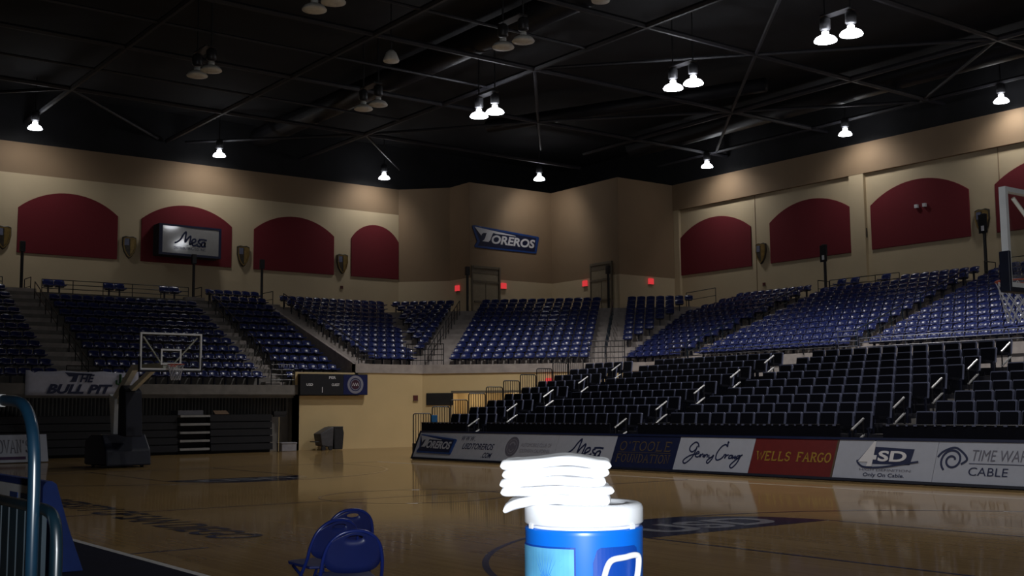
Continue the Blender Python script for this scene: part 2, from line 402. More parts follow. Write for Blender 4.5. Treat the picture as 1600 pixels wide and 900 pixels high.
# roof space frame: chords, purlins and diagonals hung under the deck
ZT = 16.0
def member(name, a, b, r=.09):
    o = MB().tube([(*a, ZT), (*b, ZT)], r, 6).build(name, M_STEEL, ceiling); o['kind'] = 'structure'; return o
for x in (-11.5, -4.3, 2.85, 10.0, 17.1, 24.9, 37.2): member('roof_chord', (x, -20), (x, 53.8 if x < 30 else 43.4), .12)
member('roof_chord', (43.0, -20), (43.0, 43.4), .10)
for y in (46.45, 39.2, 32.2, 25.4, 18.5, 11.4, 4.2): member('roof_chord', (-29, y), (39.5 if y > 44 else 44.3, y), .11)
for y in (42.9, 35.6, 28.8, 21.9): member('roof_purlin', (-29, y), (24.9, y), .06)
for a, b in (((24.9, 32.2), (37.2, 18.5)), ((30.6, 39.2), (43.0, 25.8)), ((31, 25.4), (37.2, 32.4)), ((37.2, 32.4), (43.2, 39.0)), ((24.9, 32.2), (30.6, 39.2)), ((30.6, 39.2), (34.5, 43.9)),
             ((37.2, 18.5), (43.0, 25.8)), ((24.9, 18.5), (31, 25.4)), ((24.9, 46.45), (30.6, 39.2)), ((10, 46.45), (16.5, 53.5)), ((10, 46.45), (2.85, 53.5)), ((24.9, 46.45), (31, 53)), ((24.9, 46.45), (18, 53.5)), ((37.2, 18.5), (44, 11.4)), ((31, 25.4), (24.9, 32.2))):
    member('roof_diagonal', a, b, .075)
def duct(pts, r):
    o = MB().tube(pts, r, 12).build('air_duct', M_DUCT, ceiling, smooth=True); o['kind'] = 'structure'
duct([(22.0, 53, 16.7), (22.0, 24, 16.7)], .55); duct([(40.6, 43, 16.7), (40.6, 6, 16.7)], .6)
duct([(31.0, 44, 16.8), (37.0, 30, 16.8)], .35)

# ------------------------------------------------------------------ lower enclosure walls and the two seating bowls
# front corner points of the upper bowl, d metres out from its front edge
def P1(d): return (25.3 + d * T22, 41.6 + d)
def P2(d): return (32.8 + d, 35.8 + d * .41)                        # where the right stand ends
def Q2(d): return (32.8 + (d - 1.2) / .997, 35.8 + .41 * (d - 1.2) / .997) if d > 1.2 else (32.8, 34.1 + d / S45)   # the corner stand against it
YE = 4.0
wl = MB(); wl.box((18.65, 41.6, 0), (25.4, 41.9, 3.45)); struct(wl, 'wall_below_stand', M_YELL)
fc = Fr((25.3, 41.6, 0), (1, -1, 0), (0, 0, 1)); LCH = math.hypot(7.5, 7.5)
tcham = lambda t: t + 11.526                                       # distance along the chamfer from its left corner
mb = MB()
mb.fbox(fc, 0, 0, -.3, 1.45, 3.45, 0); mb.fbox(fc, 1.45, 2.55, -.3, 5.3, 3.45, 0); mb.fbox(fc, 5.3, 0, -.3, LCH, 3.45, 0)
mb.fbox(fc, 1.45, 0, -1.6, 5.3, 2.6, -1.5); mb.fbox(fc, 1.45, 2.5, -1.5, 5.3, 2.62, -.3); mb.fbox(fc, 1.3, 0, -1.6, 1.45, 2.6, -.3); mb.fbox(fc, 5.3, 0, -1.6, 5.45, 2.6, -.3)
struct(mb, 'wall_below_corner_stand', M_YELL)
struct(MB().box((32.8, YE, 0), (33.1, 34.1, 3.45)), 'wall_below_right_stand', M_CONC)
mb = MB()
mb.box((21.65, 41.55, 3.45), (25.32, 41.9, 3.86)); mb.fbox(fc, 0, 3.45, -.3, LCH, 3.86, .05)
mb.box((32.75, YE, 3.45), (33.1, 34.12, 3.86)); struct(mb, 'trim_5', M_CONC)
mb = MB(); mb.box((-4, 41.55, 2.45), (21.65, 41.8, 2.86)); struct(mb, 'trim_6', M_CONCD)
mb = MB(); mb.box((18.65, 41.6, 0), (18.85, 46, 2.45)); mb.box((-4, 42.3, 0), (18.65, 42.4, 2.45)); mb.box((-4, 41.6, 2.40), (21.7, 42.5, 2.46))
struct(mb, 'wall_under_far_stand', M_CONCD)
mb = MB()
for i in range(150):
    x = -3.9 + i * .15; mb.box((x, 42.22, 1.55), (x + .07, 42.3, 2.42))
struct(mb, 'trim_7', M_GRILLE)
# far stand tiers (steeper), rows of y
RUN = .86; R1, R2 = .415, .318
mb = MB()
for k in range(12):
    mb.box((-4, 41.75 + RUN * k, 2.3), (21.65, 41.75 + RUN * (k + 1), 2.8 + R1 * k))
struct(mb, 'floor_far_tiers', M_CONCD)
struct(MB().prism(Fr((21.65, 0, 0), (0, 1, 0), (0, 0, 1)), [(41.6, 2.4), (52.1, 2.4), (52.1, 7.3), (51.0, 7.3), (41.6, 3.82)], 0, .16), 'wall_stand_divider', M_CONC)
# corner and right tiers
mb = MB()
for k in range(12):
    d0, d1, z = .1 + RUN * k, .1 + RUN * (k + 1), 3.75 + R2 * k; zb = 3.3
    for q in ([(21.8, 41.6 + d0), P1(d0), P1(d1), (21.8, 41.6 + d1)], [P1(d0), Q2(d0), Q2(d1), P1(d1)], [P2(d0), (32.8 + d0, YE), (32.8 + d1, YE), P2(d1)]):
        mb.add([(*p, zb) for p in q] + [(*p, z) for p in q], [(0, 1, 2, 3), (4, 5, 6, 7), (0, 1, 5, 4), (1, 2, 6, 5), (2, 3, 7, 6), (3, 0, 4, 7)])
struct(mb, 'floor_corner_tiers', M_CONC)
d = .1 + RUN * 12; ZC = 7.3
mb = MB()
poly = [(-4, 41.75 + RUN * 12), (21.65, 41.75 + RUN * 12), (21.8, 41.6 + d), P1(d), Q2(d), P2(d), (32.8 + d, YE), (XR, YE), (XR, 43.6), (39.9, 43.6), (39.9, 49.7), (33.75, 49.7), (33.75, 51.75), (31.55, 54), (-4, 54)]
mb.prism(ff, poly, ZC - .3, ZC); struct(mb, 'floor_concourse', M_CONC)
# stair half-steps in the aisles of the upper bowl
def far_aisle(x0, x1, z0, rise, nrow=12, y0=41.75):
    mb = MB()
    for k in range(nrow):
        mb.box((x0, y0 + RUN * k + .43, z0 + rise * k), (x1, y0 + RUN * (k + 1), z0 + rise * (k + .5)))
    return mb
struct(far_aisle(8.75, 10.2, 2.8, R1), 'floor_stair_steps', M_CONC)
struct(far_aisle(17.5, 18.5, 2.8, R1), 'floor_stair_steps', M_CONC)
struct(far_aisle(21.82, 22.7, 3.75, R2, y0=41.7), 'floor_stair_steps', M_CONC)
for t0, t1 in ((-11.8, -10.4), (-3.5, -2.1)):
    mb = MB()
    for k in range(12):
        mb.add([], []); f2 = Fr((25.3, 41.6, 0), (1, -1, 0), (1, 1, 0))  # u along the chamfer, v outward; normal points down
        a, b = tcham(t0), tcham(t1); z = 3.75 + R2 * k
        mb.prism(f2, [(a, .1 + RUN * k + .43), (b, .1 + RUN * k + .43), (b, .1 + RUN * (k + 1)), (a, .1 + RUN * (k + 1))], -z, -z - R2 / 2)
    struct(mb, 'floor_stair_steps', M_CONC)
for y0, y1 in ((31.5, 32.4), (22.35, 23.15)):
    mb = MB()
    for k in range(12): mb.box((32.9 + RUN * k + .43, y0, 3.75 + R2 * k), (32.9 + RUN * (k + 1), y1, 3.75 + R2 * (k + .5)))
    struct(mb, 'floor_stair_steps', M_CONC)
# pull-out stand on the right: tiers, front skirt and back deck
LR, LX, LZ, LH = .82, 17.95, .51, .247
mb = MB()
for k in range(10): mb.box((LX + LR * k, YE, 0), (LX + LR * (k + 1), 30.8, LZ + LH * k))
mb.box((LX + LR * 10, YE, 2.4), (32.8, 30.8, 2.75)); struct(mb, 'floor_right_tiers', M_TIER)
mb = MB()
for ya in (26.75, 19.35, 11.15):
    for k in range(10): mb.box((LX + LR * k - .2, ya, LZ + LH * k - LH), (LX + LR * k, ya + 1.0, LZ + LH * (k - .5)))
    for k in range(10): mb.box((LX + LR * k - .02, ya, LZ + LH * k), (LX + LR * k + .05, ya + 1.0, LZ + LH * k + .006))
struct(mb, 'floor_right_stair_steps', M_CONCD)

# doors in the corner
def door(n, fr, w, zt):
    mb = MB(); z0 = ZC
    mb.mi = 0; mb.fbox(fr, .1, z0, .0, w - .1, zt - .12, .03)
    mb.mi = 1
    mb.fbox(fr, 0, z0, 0, .1, zt, .07); mb.fbox(fr, w - .1, z0, 0, w, zt, .12); mb.fbox(fr, .1, zt - .14, 0, w - .1, zt, .1)
    mb.fbox(fr, .1, zt - .45, 0, w - .1, zt - .14, .05)
    mb.fbox(fr, .1, 9.12, .0, w - .1, 9.24, .08); mb.fbox(fr, w / 2 - .02, z0, .0, w / 2 + .02, 9.1, .05)
    d = struct(mb, 'door_%d' % n, [M_DOOR, M_DOORF])
    h = MB(); h.fbox(fr, .2, 7.95, .03, w - .2, 8.05, .09); h.build('push_bar', M_DOORF, d)
door(1, Fr((33.85, 49.7, 0), (1, 0, 0), (0, 0, 1)), 2.05, 10.1)
door(2, Fr((39.9, 46.1, 0), (0, -1, 0), (0, 0, 1)), 1.95, 10.2)
mb = MB(); mb.fbox(fc, 1.4, 2.5, 0, 5.35, 2.62, .03); struct(mb, 'trim_8', M_DOORF)

# ------------------------------------------------------------------ seats of the upper bowl
def seat_meshes():
    W = .235
    # backrest: curved shell 0.47 wide, in a seat facing -y with its foot at the origin
    nu, nv = 8, 7; mb = MB(); vs = []
    for side in (0, 1):
        for j in range(nv + 1):
            for i in range(nu + 1):
                a = i / nu * 2 - 1; b = j / nv
                wv = W * (1 - .08 * (1 - b) - .13 * b ** 6); z = .40 + .335 * (b - .12 * b ** 4) - .035 * a * a * b ** 3
                y = .02 + .13 * b - .05 * a * a * -1 * .6 + (0.035 if side else 0) - .03 * math.sin(PI * b)
                y = .0 + .07 * b + .085 * b ** 3 - .055 * a * a + (.03 if side else 0)
                vs.append((wv * a, y, z))
    n1 = (nu + 1) * (nv + 1); fs = []
    ix = lambda i, j, s: s * n1 + j * (nu + 1) + i
    for j in range(nv):
        for i in range(nu):
            fs += [(ix(i, j, 0), ix(i + 1, j, 0), ix(i + 1, j + 1, 0), ix(i, j + 1, 0)), (ix(i, j + 1, 1), ix(i + 1, j + 1, 1), ix(i + 1, j, 1), ix(i, j, 1))]
    for i in range(nu): fs += [(ix(i, nv, 0), ix(i + 1, nv, 0), ix(i + 1, nv, 1), ix(i, nv, 1)), (ix(i, 0, 1), ix(i + 1, 0, 1), ix(i + 1, 0, 0), ix(i, 0, 0))]
    for j in range(nv): fs += [(ix(0, j, 0), ix(0, j + 1, 0), ix(0, j + 1, 1), ix(0, j, 1)), (ix(nu, j, 1), ix(nu, j + 1, 1), ix(nu, j + 1, 0), ix(nu, j, 0))]
    mb.add(vs, fs); back = mb
    mb = MB(); prof = [(.04, .425), (-.12, .41), (-.30, .425), (-.385, .445), (-.43, .42), (-.43, .395), (-.385, .405), (-.30, .39), (-.12, .375), (.04, .39)]
    vs = []; n = len(prof)
    for a in (-1, -.6, 0, .6, 1):
        for y, z in prof: vs.append((W * .97 * a, y * (1 - .06 * abs(a) ** 3), z + .025 * abs(a) ** 2))
    fs = [tuple(range(n)), tuple(range(5 * n - 1, 4 * n - 1, -1))]
    for i in range(4):
        for k in range(n): fs.append((i * n + k, i * n + (k + 1) % n, (i + 1) * n + (k + 1) % n, (i + 1) * n + k))
    mb.add(vs, fs); pan = mb
    mb = MB(); mb.box((-.03, -.10, 0), (.03, -.02, .39)); mb.box((-.14, -.12, 0), (.14, .02, .02)); mb.box((-.18, -.16, .36), (.18, .02, .39)); mb.box((-.16, .02, .36), (-.12, .06, .6)); mb.box((.12, .02, .36), (.16, .06, .6))
    return back, pan, mb
SB, SP, SK = seat_meshes()

def lower_seat_meshes():
    # low folding seat of the pull-out stand, facing -y
    sh = MB(); fr = Fr((0, .0, 0), (1, 0, 0), (0, .16, 1))
    sh.prism(fr, [(-.235, .40), (.235, .40), (.238, .785), (.222, .815), (-.222, .815), (-.238, .785)], -.055, .004)
    pd = MB(); pd.prism(fr, [(-.212, .42), (.212, .42), (.212, .765), (.195, .782), (-.195, .782), (-.212, .765)], .004, .03)
    pn = MB(); f2 = Fr((0, -.06, .40), (1, 0, 0), (0, -1, .05)); pn.prism(f2, [(-.22, 0), (.22, 0), (.22, .34), (.17, .40), (-.17, .40), (-.22, .34)], -.035, .035)
    lg = MB(); lg.box((-.24, -.05, 0), (-.20, .0, .42)); lg.box((.20, -.05, 0), (.24, .0, .42)); lg.box((-.24, -.10, .36), (.24, -.03, .39))
    return sh, pd, pn, lg
LS, LP, LN, LG = lower_seat_meshes()

def inframe(p, margin=1.03):
    d = V3(p) - CAM; z = d.dot(FWD)
    if z < 1: return False
    return abs(d.dot(RGT) / z * FPX) < 800 * margin and abs(d.dot(UPV) / z * FPX) < 450 * margin

upper = []                                                          # (x, y, z, angle, row phrase, seat phrase, block phrase)
def addrow(pts, ang, k, block, edge, last=False):
    for i, (x, y, z) in enumerate(pts):
        row = '%s row up' % ORD[k + 1]
        upper.append((x, y, z, ang, row, '%s seat from %s' % (ORD[i + 1], edge), block))
def spread(a, b, pitch=.52):
    n = max(0, int((b - a + .12) / pitch)); return [a + (i + .5) * (b - a) / n for i in range(n)] if n else []
DB = .70                                                            # backrest foot, metres out from the bowl edge, first row
for k in range(12):
    y = 42.3 + RUN * k; z = 2.8 + R1 * k
    addrow([(x, y, z) for x in spread(8.65, 3.2)[::1] if 1] if False else [(8.4 - .507 * i, y, z) for i in range(10) if k < 11], 0, k, 'far-left corner block', 'its stair')
    if k < 10: addrow([(17.17 - .507 * i, y, z) for i in range(14)], 0, k, 'block behind far hoop', 'its right end')
    addrow([(x, y, z) for x in spread(18.55, 21.55, .5)], 0, k, 'narrow block left of divider', 'its left end')
    d = DB + RUN * k; z = 3.75 + R2 * k
    c1 = P1(d)[0] - .12
    addrow([(x, 41.6 + d, z) for x in [22.98 + .5 * i for i in range(40)] if x + .25 < c1], 0, k, 'wide block right of divider', 'its left end')
    cham = lambda t: (25.3 + S45 * (tcham(t) + d), 41.6 + S45 * (d - tcham(t)), z)
    tl = -11.526 - T22 * d * 1.0 + .1
    addrow([cham(t) for t in [-12.15 - .52 * i for i in range(12)] if t - .26 > tl], -PI / 4, k, 'wedge left of corner stair', 'its stair')
    addrow([cham(-10.06 + .52 * i) for i in range(13)], -PI / 4, k, 'middle corner block', 'its left end')
    tr = 9.0 + .385 * k - 11.526
    addrow([cham(t) for t in [-1.87 + .52 * i for i in range(12)] if t + .22 < tr][:7], -PI / 4, k, 'wedge at second corner door', 'its left end')
    c2 = min(P2(d)[1], 43.1 - .5 * k) - .02; x = 32.8 + d
    addrow([(x, yy, z) for yy in [c2 - .25 - .507 * i for i in range(30)] if yy > 32.62][::-1], -PI / 2, k, 'right block before first stair', 'its stair')
    last = 31.2
    if k < 11: addrow([(x, 23.45 + .507 * i, z) for i in range(16)], -PI / 2, k, 'right block between two stairs', 'its right end')
    else: addrow([(x, 23.45 + .507 * i, z) for i in range(8)], -PI / 2, k, 'right block between two stairs', 'its right end')
    addrow([(x, 22.05 - .507 * i, z) for i in range(18)], -PI / 2, k, 'right block beside near hoop', 'its stair')

def merged(name, meshes, items, label, cat, group, mats):
    mb = MB()
    for it in items:
        c, s = math.cos(it[3]), math.sin(it[3])
        for mi, src in enumerate(meshes):
            mb.mi = mats[1][mi]
            mb.add([(it[0] + c * v[0] - s * v[1], it[1] + s * v[0] + c * v[1], it[2] + v[2]) for v in src.v], src.f)
    me = bpy.data.meshes.new(name); me.from_pydata(mb.v, [], mb.f)
    for m in mats[0]: me.materials.append(m)
    me.polygons.foreach_set('material_index', mb.m); me.update()
    o = bpy.data.objects.new(name, me); COL.objects.link(o)
    return tag(o, label, cat, group, 'stuff')

def individuals(items, proto, name, cat, group, fmt, n=300):
    vis = [it for it in items if inframe((it[0], it[1], it[2] + .5))]
    vis.sort(key=lambda it: (V3(it[:3]) - CAM).length)
    pick, rest = vis[:n], vis[n:]
    near = [it for it in items if it not in set(vis)]
    for i, it in enumerate(pick):
        o = proto if i == 0 else copy_tree(proto)
        o.location = it[:3]; o.rotation_euler = (0, 0, it[3]); o['label'] = fmt(it)
    return rest, near
p = empty('stadium_chair', (0, 0, 0), 'x', 'seat', 'blue seats of the upper stand')
local(SB.build('backrest', M_SEAT, smooth=True), p); local(SP.build('seat_pan', M_SEAT, smooth=True), p); local(SK.build('bracket', M_SEATD), p)
rest, off = individuals(upper, p, 'stadium_chair', 'seat', 'blue seats of the upper stand',
    lambda it: 'blue seat, %s, %s, %s' % (it[4], it[5], it[6]))
merged('stadium_chairs', (SB, SP, SK), rest + off, 'rows of blue moulded seats filling the more distant upper blocks', 'seats', None, ([M_SEAT, M_SEATD], (0, 0, 1)))

lower = []
for k in range(1, 10):
    x = LX + LR * k + .70; z = LZ + LH * k
    for a, b, blk in ((27.85, 30.7, 'left of first stair'), (20.45, 26.65, 'between first and second stair'),
                      (12.25, 19.25, 'between second and third stair'), (4.2, 11.05, 'right of third stair')):
        ys = spread(a, b, .515)[::-1]
        for i, y in enumerate(ys):
            lower.append((x, y, z, -PI / 2, '%s row up' % ORD[k + 1], '%s from left end' % ORD[i + 1], blk))
p = empty('bleacher_chair', (0, 0, 0), 'x', 'seat', 'black seats of the pull-out stand')
local(LS.build('back_shell', M_LSHELL), p); local(LP.build('back_pad', M_LPAD), p); local(LN.build('seat_pan', M_LPAD), p); local(LG.build('bracket', M_SEATD), p)
rest, off = individuals(lower, p, 'bleacher_chair', 'seat', 'black seats of the pull-out stand',
    lambda it: 'dark lower seat %s, %s, %s' % (it[6], it[4], it[5]))
merged('bleacher_chairs', (LS, LP, LN, LG), [it for it in rest + off if it[1] > 6], 'remaining dark folding seats of the pull-out stand behind the advertising boards', 'seats', None, ([M_LSHELL, M_LPAD, M_SEATD], (0, 1, 1, 2)))

for ya, yb, lab in ((27.85, 30.7, 'black front barrier with pale clips left of the first aisle of the dark stand'), (20.45, 26.65, 'black front barrier with pale clips between first and second aisle'),
                    (12.25, 19.25, 'black front barrier with pale clips between second and third aisle'), (5.0, 11.05, 'black front barrier with pale clips right of the third aisle')):
    o = empty('front_barrier', (18.2, ya, LZ), lab, 'barrier', 'front barriers of the pull-out stand')
    MB().box((18.28, ya, LZ), (18.31, yb, 1.24)).build('panel', M_LPAD, o); MB().tube([(18.29, ya, 1.255), (18.29, yb, 1.255)], .018, 6).build('top_rail', M_RAIL, o)
    mb = MB(); n = int((yb - ya) / .24)
    for i in range(n): mb.box((18.262, ya + .1 + i * .24, 1.225), (18.272, ya + .1 + i * .24 + (.05 if i % 3 else .09), 1.265))
    tag(mb.build('clips', M_LSHELL, o), kind='stuff')
    for i in range(4): MB().tube([(18.33, ya + .05 + (yb - ya - .1) * i / 3, LZ), (18.33, ya + .05 + (yb - ya - .1) * i / 3, 1.25)], .02, 6).build('post', M_RAIL, o)

# companion seats on the rear platforms
def companion(x, y, ang, lab):
    o = empty('companion_chair', (x, y, ZC), lab, 'seat', 'spare seats on the rear platforms', ang); o.scale = (1.12, 1, 1.22)
    local(SB.build('backrest', M_SEAT, smooth=True), o); local(SP.build('seat_pan', M_SEAT, smooth=True), o); local(SK.build('bracket', M_SEATD), o)
for i, (x, w1) in enumerate(((11.15, 'at the left end of the rear railing'), (14.05, 'at the middle of the rear railing'), (16.85, 'at the right end of the rear railing'))):
    companion(x - .26, 52.3, 0, 'left seat of the dark pair ' + w1); companion(x + .26, 52.3, 0, 'right seat of the dark pair ' + w1)
for y, w1 in ((31.0, 'leftmost'), (30.2, 'middle'), (28.4, 'rightmost')):
    companion(43.45, y, -PI / 2, '%s of three spare blue seats by the railing above the right stand' % w1)

# ------------------------------------------------------------------ railings
def railing(name, a, b, z, h, bars, posts, label, cat='railing', group=None, m=M_RAIL, r=.022, dz=0, balusters=0):
    a, b = V3((*a, z)), V3((*b, z + dz)); o = empty(name, a, label, cat, group); up = V3((0, 0, 1))
    for i in range(bars):
        q = h * (1 - i / max(bars, 1)) if bars > 1 else h
        MB().tube([a + up * q, b + up * q], r, 6).build('rail', m, o)
    for i in range(posts):
        p = a.lerp(b, i / (posts - 1)); MB().tube([p, p + up * h], r, 6).build('post', m, o)
    if balusters:
        mb = MB()
        for i in range(balusters):
            p = a.lerp(b, (i + .5) / balusters); mb.tube([p + up * .06, p + up * (h - .02)], .012, 4)
        mb.build('balusters', m, o)
    return o
railing('rear_railing', (10.7, 52.62), (18.0, 52.62), ZC, .85, 4, 6, 'dark rear railing above the block behind the far hoop')
railing('rear_railing', (2.5, 52.62), (8.9, 52.62), ZC, .85, 4, 5, 'dark rear railing at the left edge of the photo')
railing('rear_railing', (43.8, 32.0), (43.8, 27.9), ZC, .85, 3, 4, 'dark rear railing at the top of the right stand')
railing('rear_railing', (43.8, 22.6), (43.8, 16.0), ZC, .95, 3, 5, 'dark rear railing behind the near hoop')
railing('front_railing', (32.72, 31.3), (32.72, 23.3), 3.8, .45, 2, 6, 'low dark railing along the front of the right stand, farther length')
railing('front_railing', (32.72, 22.2), (32.72, 8.0), 3.8, .5, 3, 8, 'low railing along the front of the right stand, nearer length', m=M_STEELR)
def slope_rail(pts, label, group='stair handrails of the upper stand', m=M_RAIL, h=.85, np_=5):
    a, b = V3(pts[0]), V3(pts[1]); up = V3((0, 0, 1)); o = empty('stair_handrail', a, label, 'handrail', group)
    MB().tube([a + up * h, b + up * h], .024, 6).build('rail', M_ALU if m is M_ALU else m, o)
    MB().tube([a + up * h * .5, b + up * h * .5], .018, 6).build('mid_rail', m, o)
    for i in range(np_):
        p = a.lerp(b, i / (np_ - 1)); MB().tube([p, p + up * h], .022, 6).build('post', m, o)
def far_pt(x, k): return (x, 41.75 + RUN * (k + .5), 2.8 + R1 * k)
for x, w1 in ((9.9, 'left of the block behind the far hoop'), (18.35, 'right of the block behind the far hoop')):
    slope_rail((far_pt(x, .3), far_pt(x, 4.5)), 'dark handrail low on the stair ' + w1)
    slope_rail((far_pt(x, 5.6), far_pt(x, 10)), 'dark handrail high on the stair ' + w1)
    slope_rail(((x + .15, 52.1, ZC), (x + .15, 53.2, ZC)), 'short dark rail topping the stair ' + w1.replace('the block', 'block'), np_=2)
slope_rail(((22.6, 42.2, 3.75), (22.6, 46.5, 5.4)), 'dark handrail low on the stair beside the dividing wall')
slope_rail(((22.6, 47.2, 5.6), (22.6, 51.0, 7.1)), 'dark handrail high on the stair beside the dividing wall')
slope_rail(((22.5, 52.1, ZC), (22.5, 53.4, ZC)), 'short dark rail at the head of the stair beside the dividing wall', np_=2)
def cpt(t, k): dd = .1 + RUN * (k + .5); return (25.3 + S45 * (tcham(t) + dd), 41.6 + S45 * (dd - tcham(t)), 3.75 + R2 * k)
slope_rail((cpt(-11.4, .2), cpt(-11.4, 4.6)), 'dark handrail low on the left corner stair', np_=6)
slope_rail((cpt(-11.4, 5.4), cpt(-11.4, 10)), 'dark handrail high on the left corner stair', np_=6)
slope_rail((cpt(-2.85, .2), cpt(-2.85, 5)), 'blue handrail low on the right corner stair', m=M_RAILB)
slope_rail((cpt(-2.85, 5.5), cpt(-2.85, 9.5)), 'blue handrail high on the right corner stair', m=M_RAILB)
def rpt(y, k): return (32.9 + RUN * (k + .5), y, 3.75 + R2 * k)
for y, w1 in ((31.9, 'first'), (22.7, 'second')):
    slope_rail((rpt(y + .3, .3), rpt(y + .3, 4)), 'blue handrail low on the %s stair of the right stand' % w1, m=M_RAILB)
    slope_rail((rpt(y + .3, 5.5), rpt(y + .3, 9.5)), 'blue handrail high on the %s stair of the right stand' % w1, m=M_RAILB)
    slope_rail(((43.3, y + .45, ZC), (44.2, y + .45, ZC)), 'short rail at the head of the %s stair of the right stand' % w1, np_=2)
slope_rail(((42.2, 40.6, ZC), (43.3, 39.4, ZC + .25)), 'short rail beside the wedge right of the second corner door', np_=2)
def cham_gate(t0, t1, label):
    a = (25.3 + S45 * tcham(t0), 41.6 - S45 * tcham(t0)); b = (25.3 + S45 * tcham(t1), 41.6 - S45 * tcham(t1))
    railing('stair_gate', a, b, 3.82, 1.05, 4, 3, label, 'gate', balusters=9)
cham_gate(-12.3, -10.5, 'dark barred gate at the foot of the left corner stair'); cham_gate(-3.6, -1.9, 'dark barred gate at the foot of the right corner stair')
railing('stair_gate', (8.8, 41.62), (10.2, 41.62), 2.86, .7, 4, 2, 'dark barred gate at the foot of the stair left of the far hoop block', 'gate')
railing('stair_gate', (17.5, 41.62), (18.6, 41.62), 2.86, .9, 4, 3, 'dark barred gate at the foot of the stair right of the far hoop block', 'gate')
railing('stair_gate', (21.85, 41.62), (22.7, 41.62), 3.86, .6, 3, 2, 'dark barred gate at the foot of the stair beside the dividing wall', 'gate')
railing('stair_gate', (32.74, 23.2), (32.74, 22.3), 3.82, .8, 4, 2, 'barred gate at the foot of the second stair of the right stand', 'gate', m=M_STEELR)
railing('stair_gate', (32.74, 32.5), (32.74, 31.5), 3.82, .8, 4, 2, 'barred gate at the foot of the first stair of the right stand', 'gate')
# stepped end guards of the pull-out stand
for k in range(10):
    x0 = LX + LR * k + .03; z = LZ + LH * k; o = empty('end_guard', (x0, 30.78, z), 'black barred guard on the left end of the pull-out stand, %s step up' % ORD[k + 1], 'guard rail', 'end guards of the pull-out stand')
    h = 1.07; r = .08; x1 = x0 + .76
    pts = [(x0, 30.78, z)] + [(x0, 30.78, z + h - r)] + [(x0 + r * (1 - math.cos(a)), 30.78, z + h - r + r * math.sin(a)) for a in (.5, 1.0, PI / 2)] + [(x1 - r * (1 - math.cos(a)), 30.78, z + h - r + r * math.sin(a)) for a in (PI / 2, 1.0, .5)] + [(x1, 30.78, z + h - r), (x1, 30.78, z)]
    MB().tube(pts, .022, 6).build('frame', M_RAIL, o)
    for i in range(6):
        xx = x0 + .76 * (i + 1) / 7; MB().tube([(xx, 30.78, z + .02), (xx, 30.78, z + h - .01)], .015, 4).build('baluster', M_RAIL, o)
# mid-aisle handrails of the pull-out stand
for ai, (ya, w1) in enumerate(((27.25, 'first'), (19.85, 'second'), (11.65, 'third'))):
    for j in range(5):
        k = 2 * j + .35 - 1.0; x = 18.7 + LR * k; z = LZ + LH * k
        if z < .2: z = .25
        o = empty('aisle_handrail', (x, ya, z), 'pale sloping handrail in the %s aisle of the dark stand, %s from the bottom' % (w1, ORD[j + 1]), 'handrail', 'aisle handrails of the pull-out stand')
        dx, dz = .46, .26
        for nm, h in (('top_bar', .92), ('mid_bar', .54)):
            MB().tube([(x - dx / 2, ya, z + h - dz / 2), (x + dx / 2, ya, z + h + dz / 2)], .028, 8).build(nm, M_ALU, o)
        for q in (-.45, .45): MB().tube([(x + q * dx, ya, z - .1), (x + q * dx, ya, z + .92 + q * dz)], .02, 6).build('post', M_RAIL, o)

# ------------------------------------------------------------------ wall panels, shields, signs
farw = lambda x, z: Fr((x, YF, z), (1, 0, 0), (0, 0, 1))
rgtw = lambda y, z: Fr((XR, y, z), (0, -1, 0), (0, 0, 1))
AZ = (9.53, 11.76, 12.68)
for xa, xb, lab in ((9.82, 14.7, 'maroon arched panel on the far wall at the left edge of the photo'), (15.92, 20.91, 'maroon arched panel behind the lit white sign'),
                    (22.2, 27.18, 'maroon arched panel right of the lit white sign'), (28.3, 31.53, 'narrow maroon arched panel next to the corner of the far wall')):
    o = MB().prism(farw((xa + xb) / 2, 0), arch(xb - xa, *AZ), 0, .07).build('arched_wall_panel', M_MAROON, bevel=.02); tag(o, lab, 'wall panel', 'maroon arched panels')
for ya, yb, lab in ((43.17, 37.72, 'maroon arched panel on the right wall nearest the corner'), (36.37, 30.91, 'maroon arched panel left of the right wall pilaster'),
                    (29.85, 24.44, 'maroon arched panel right of the right wall pilaster'), (23.14, 17.7, 'maroon arched panel partly behind the near backboard')):
    o = MB().prism(rgtw((ya + yb) / 2, 0), arch(ya - yb, *AZ), 0, .07).build('arched_wall_panel', M_MAROON, bevel=.02); tag(o, lab, 'wall panel', 'maroon arched panels')
o = empty('floodlight_pair', (XR - .1, 27.0, 11.3), 'two tiny white boxes on the maroon panel right of the pilaster', 'wall fitting')
for dy in (-.22, .22): MB().box((XR - .2, 26.95 + dy - .08, 11.25), (XR - .07, 26.95 + dy + .08, 11.42)).build('box', M_WHITE, o)

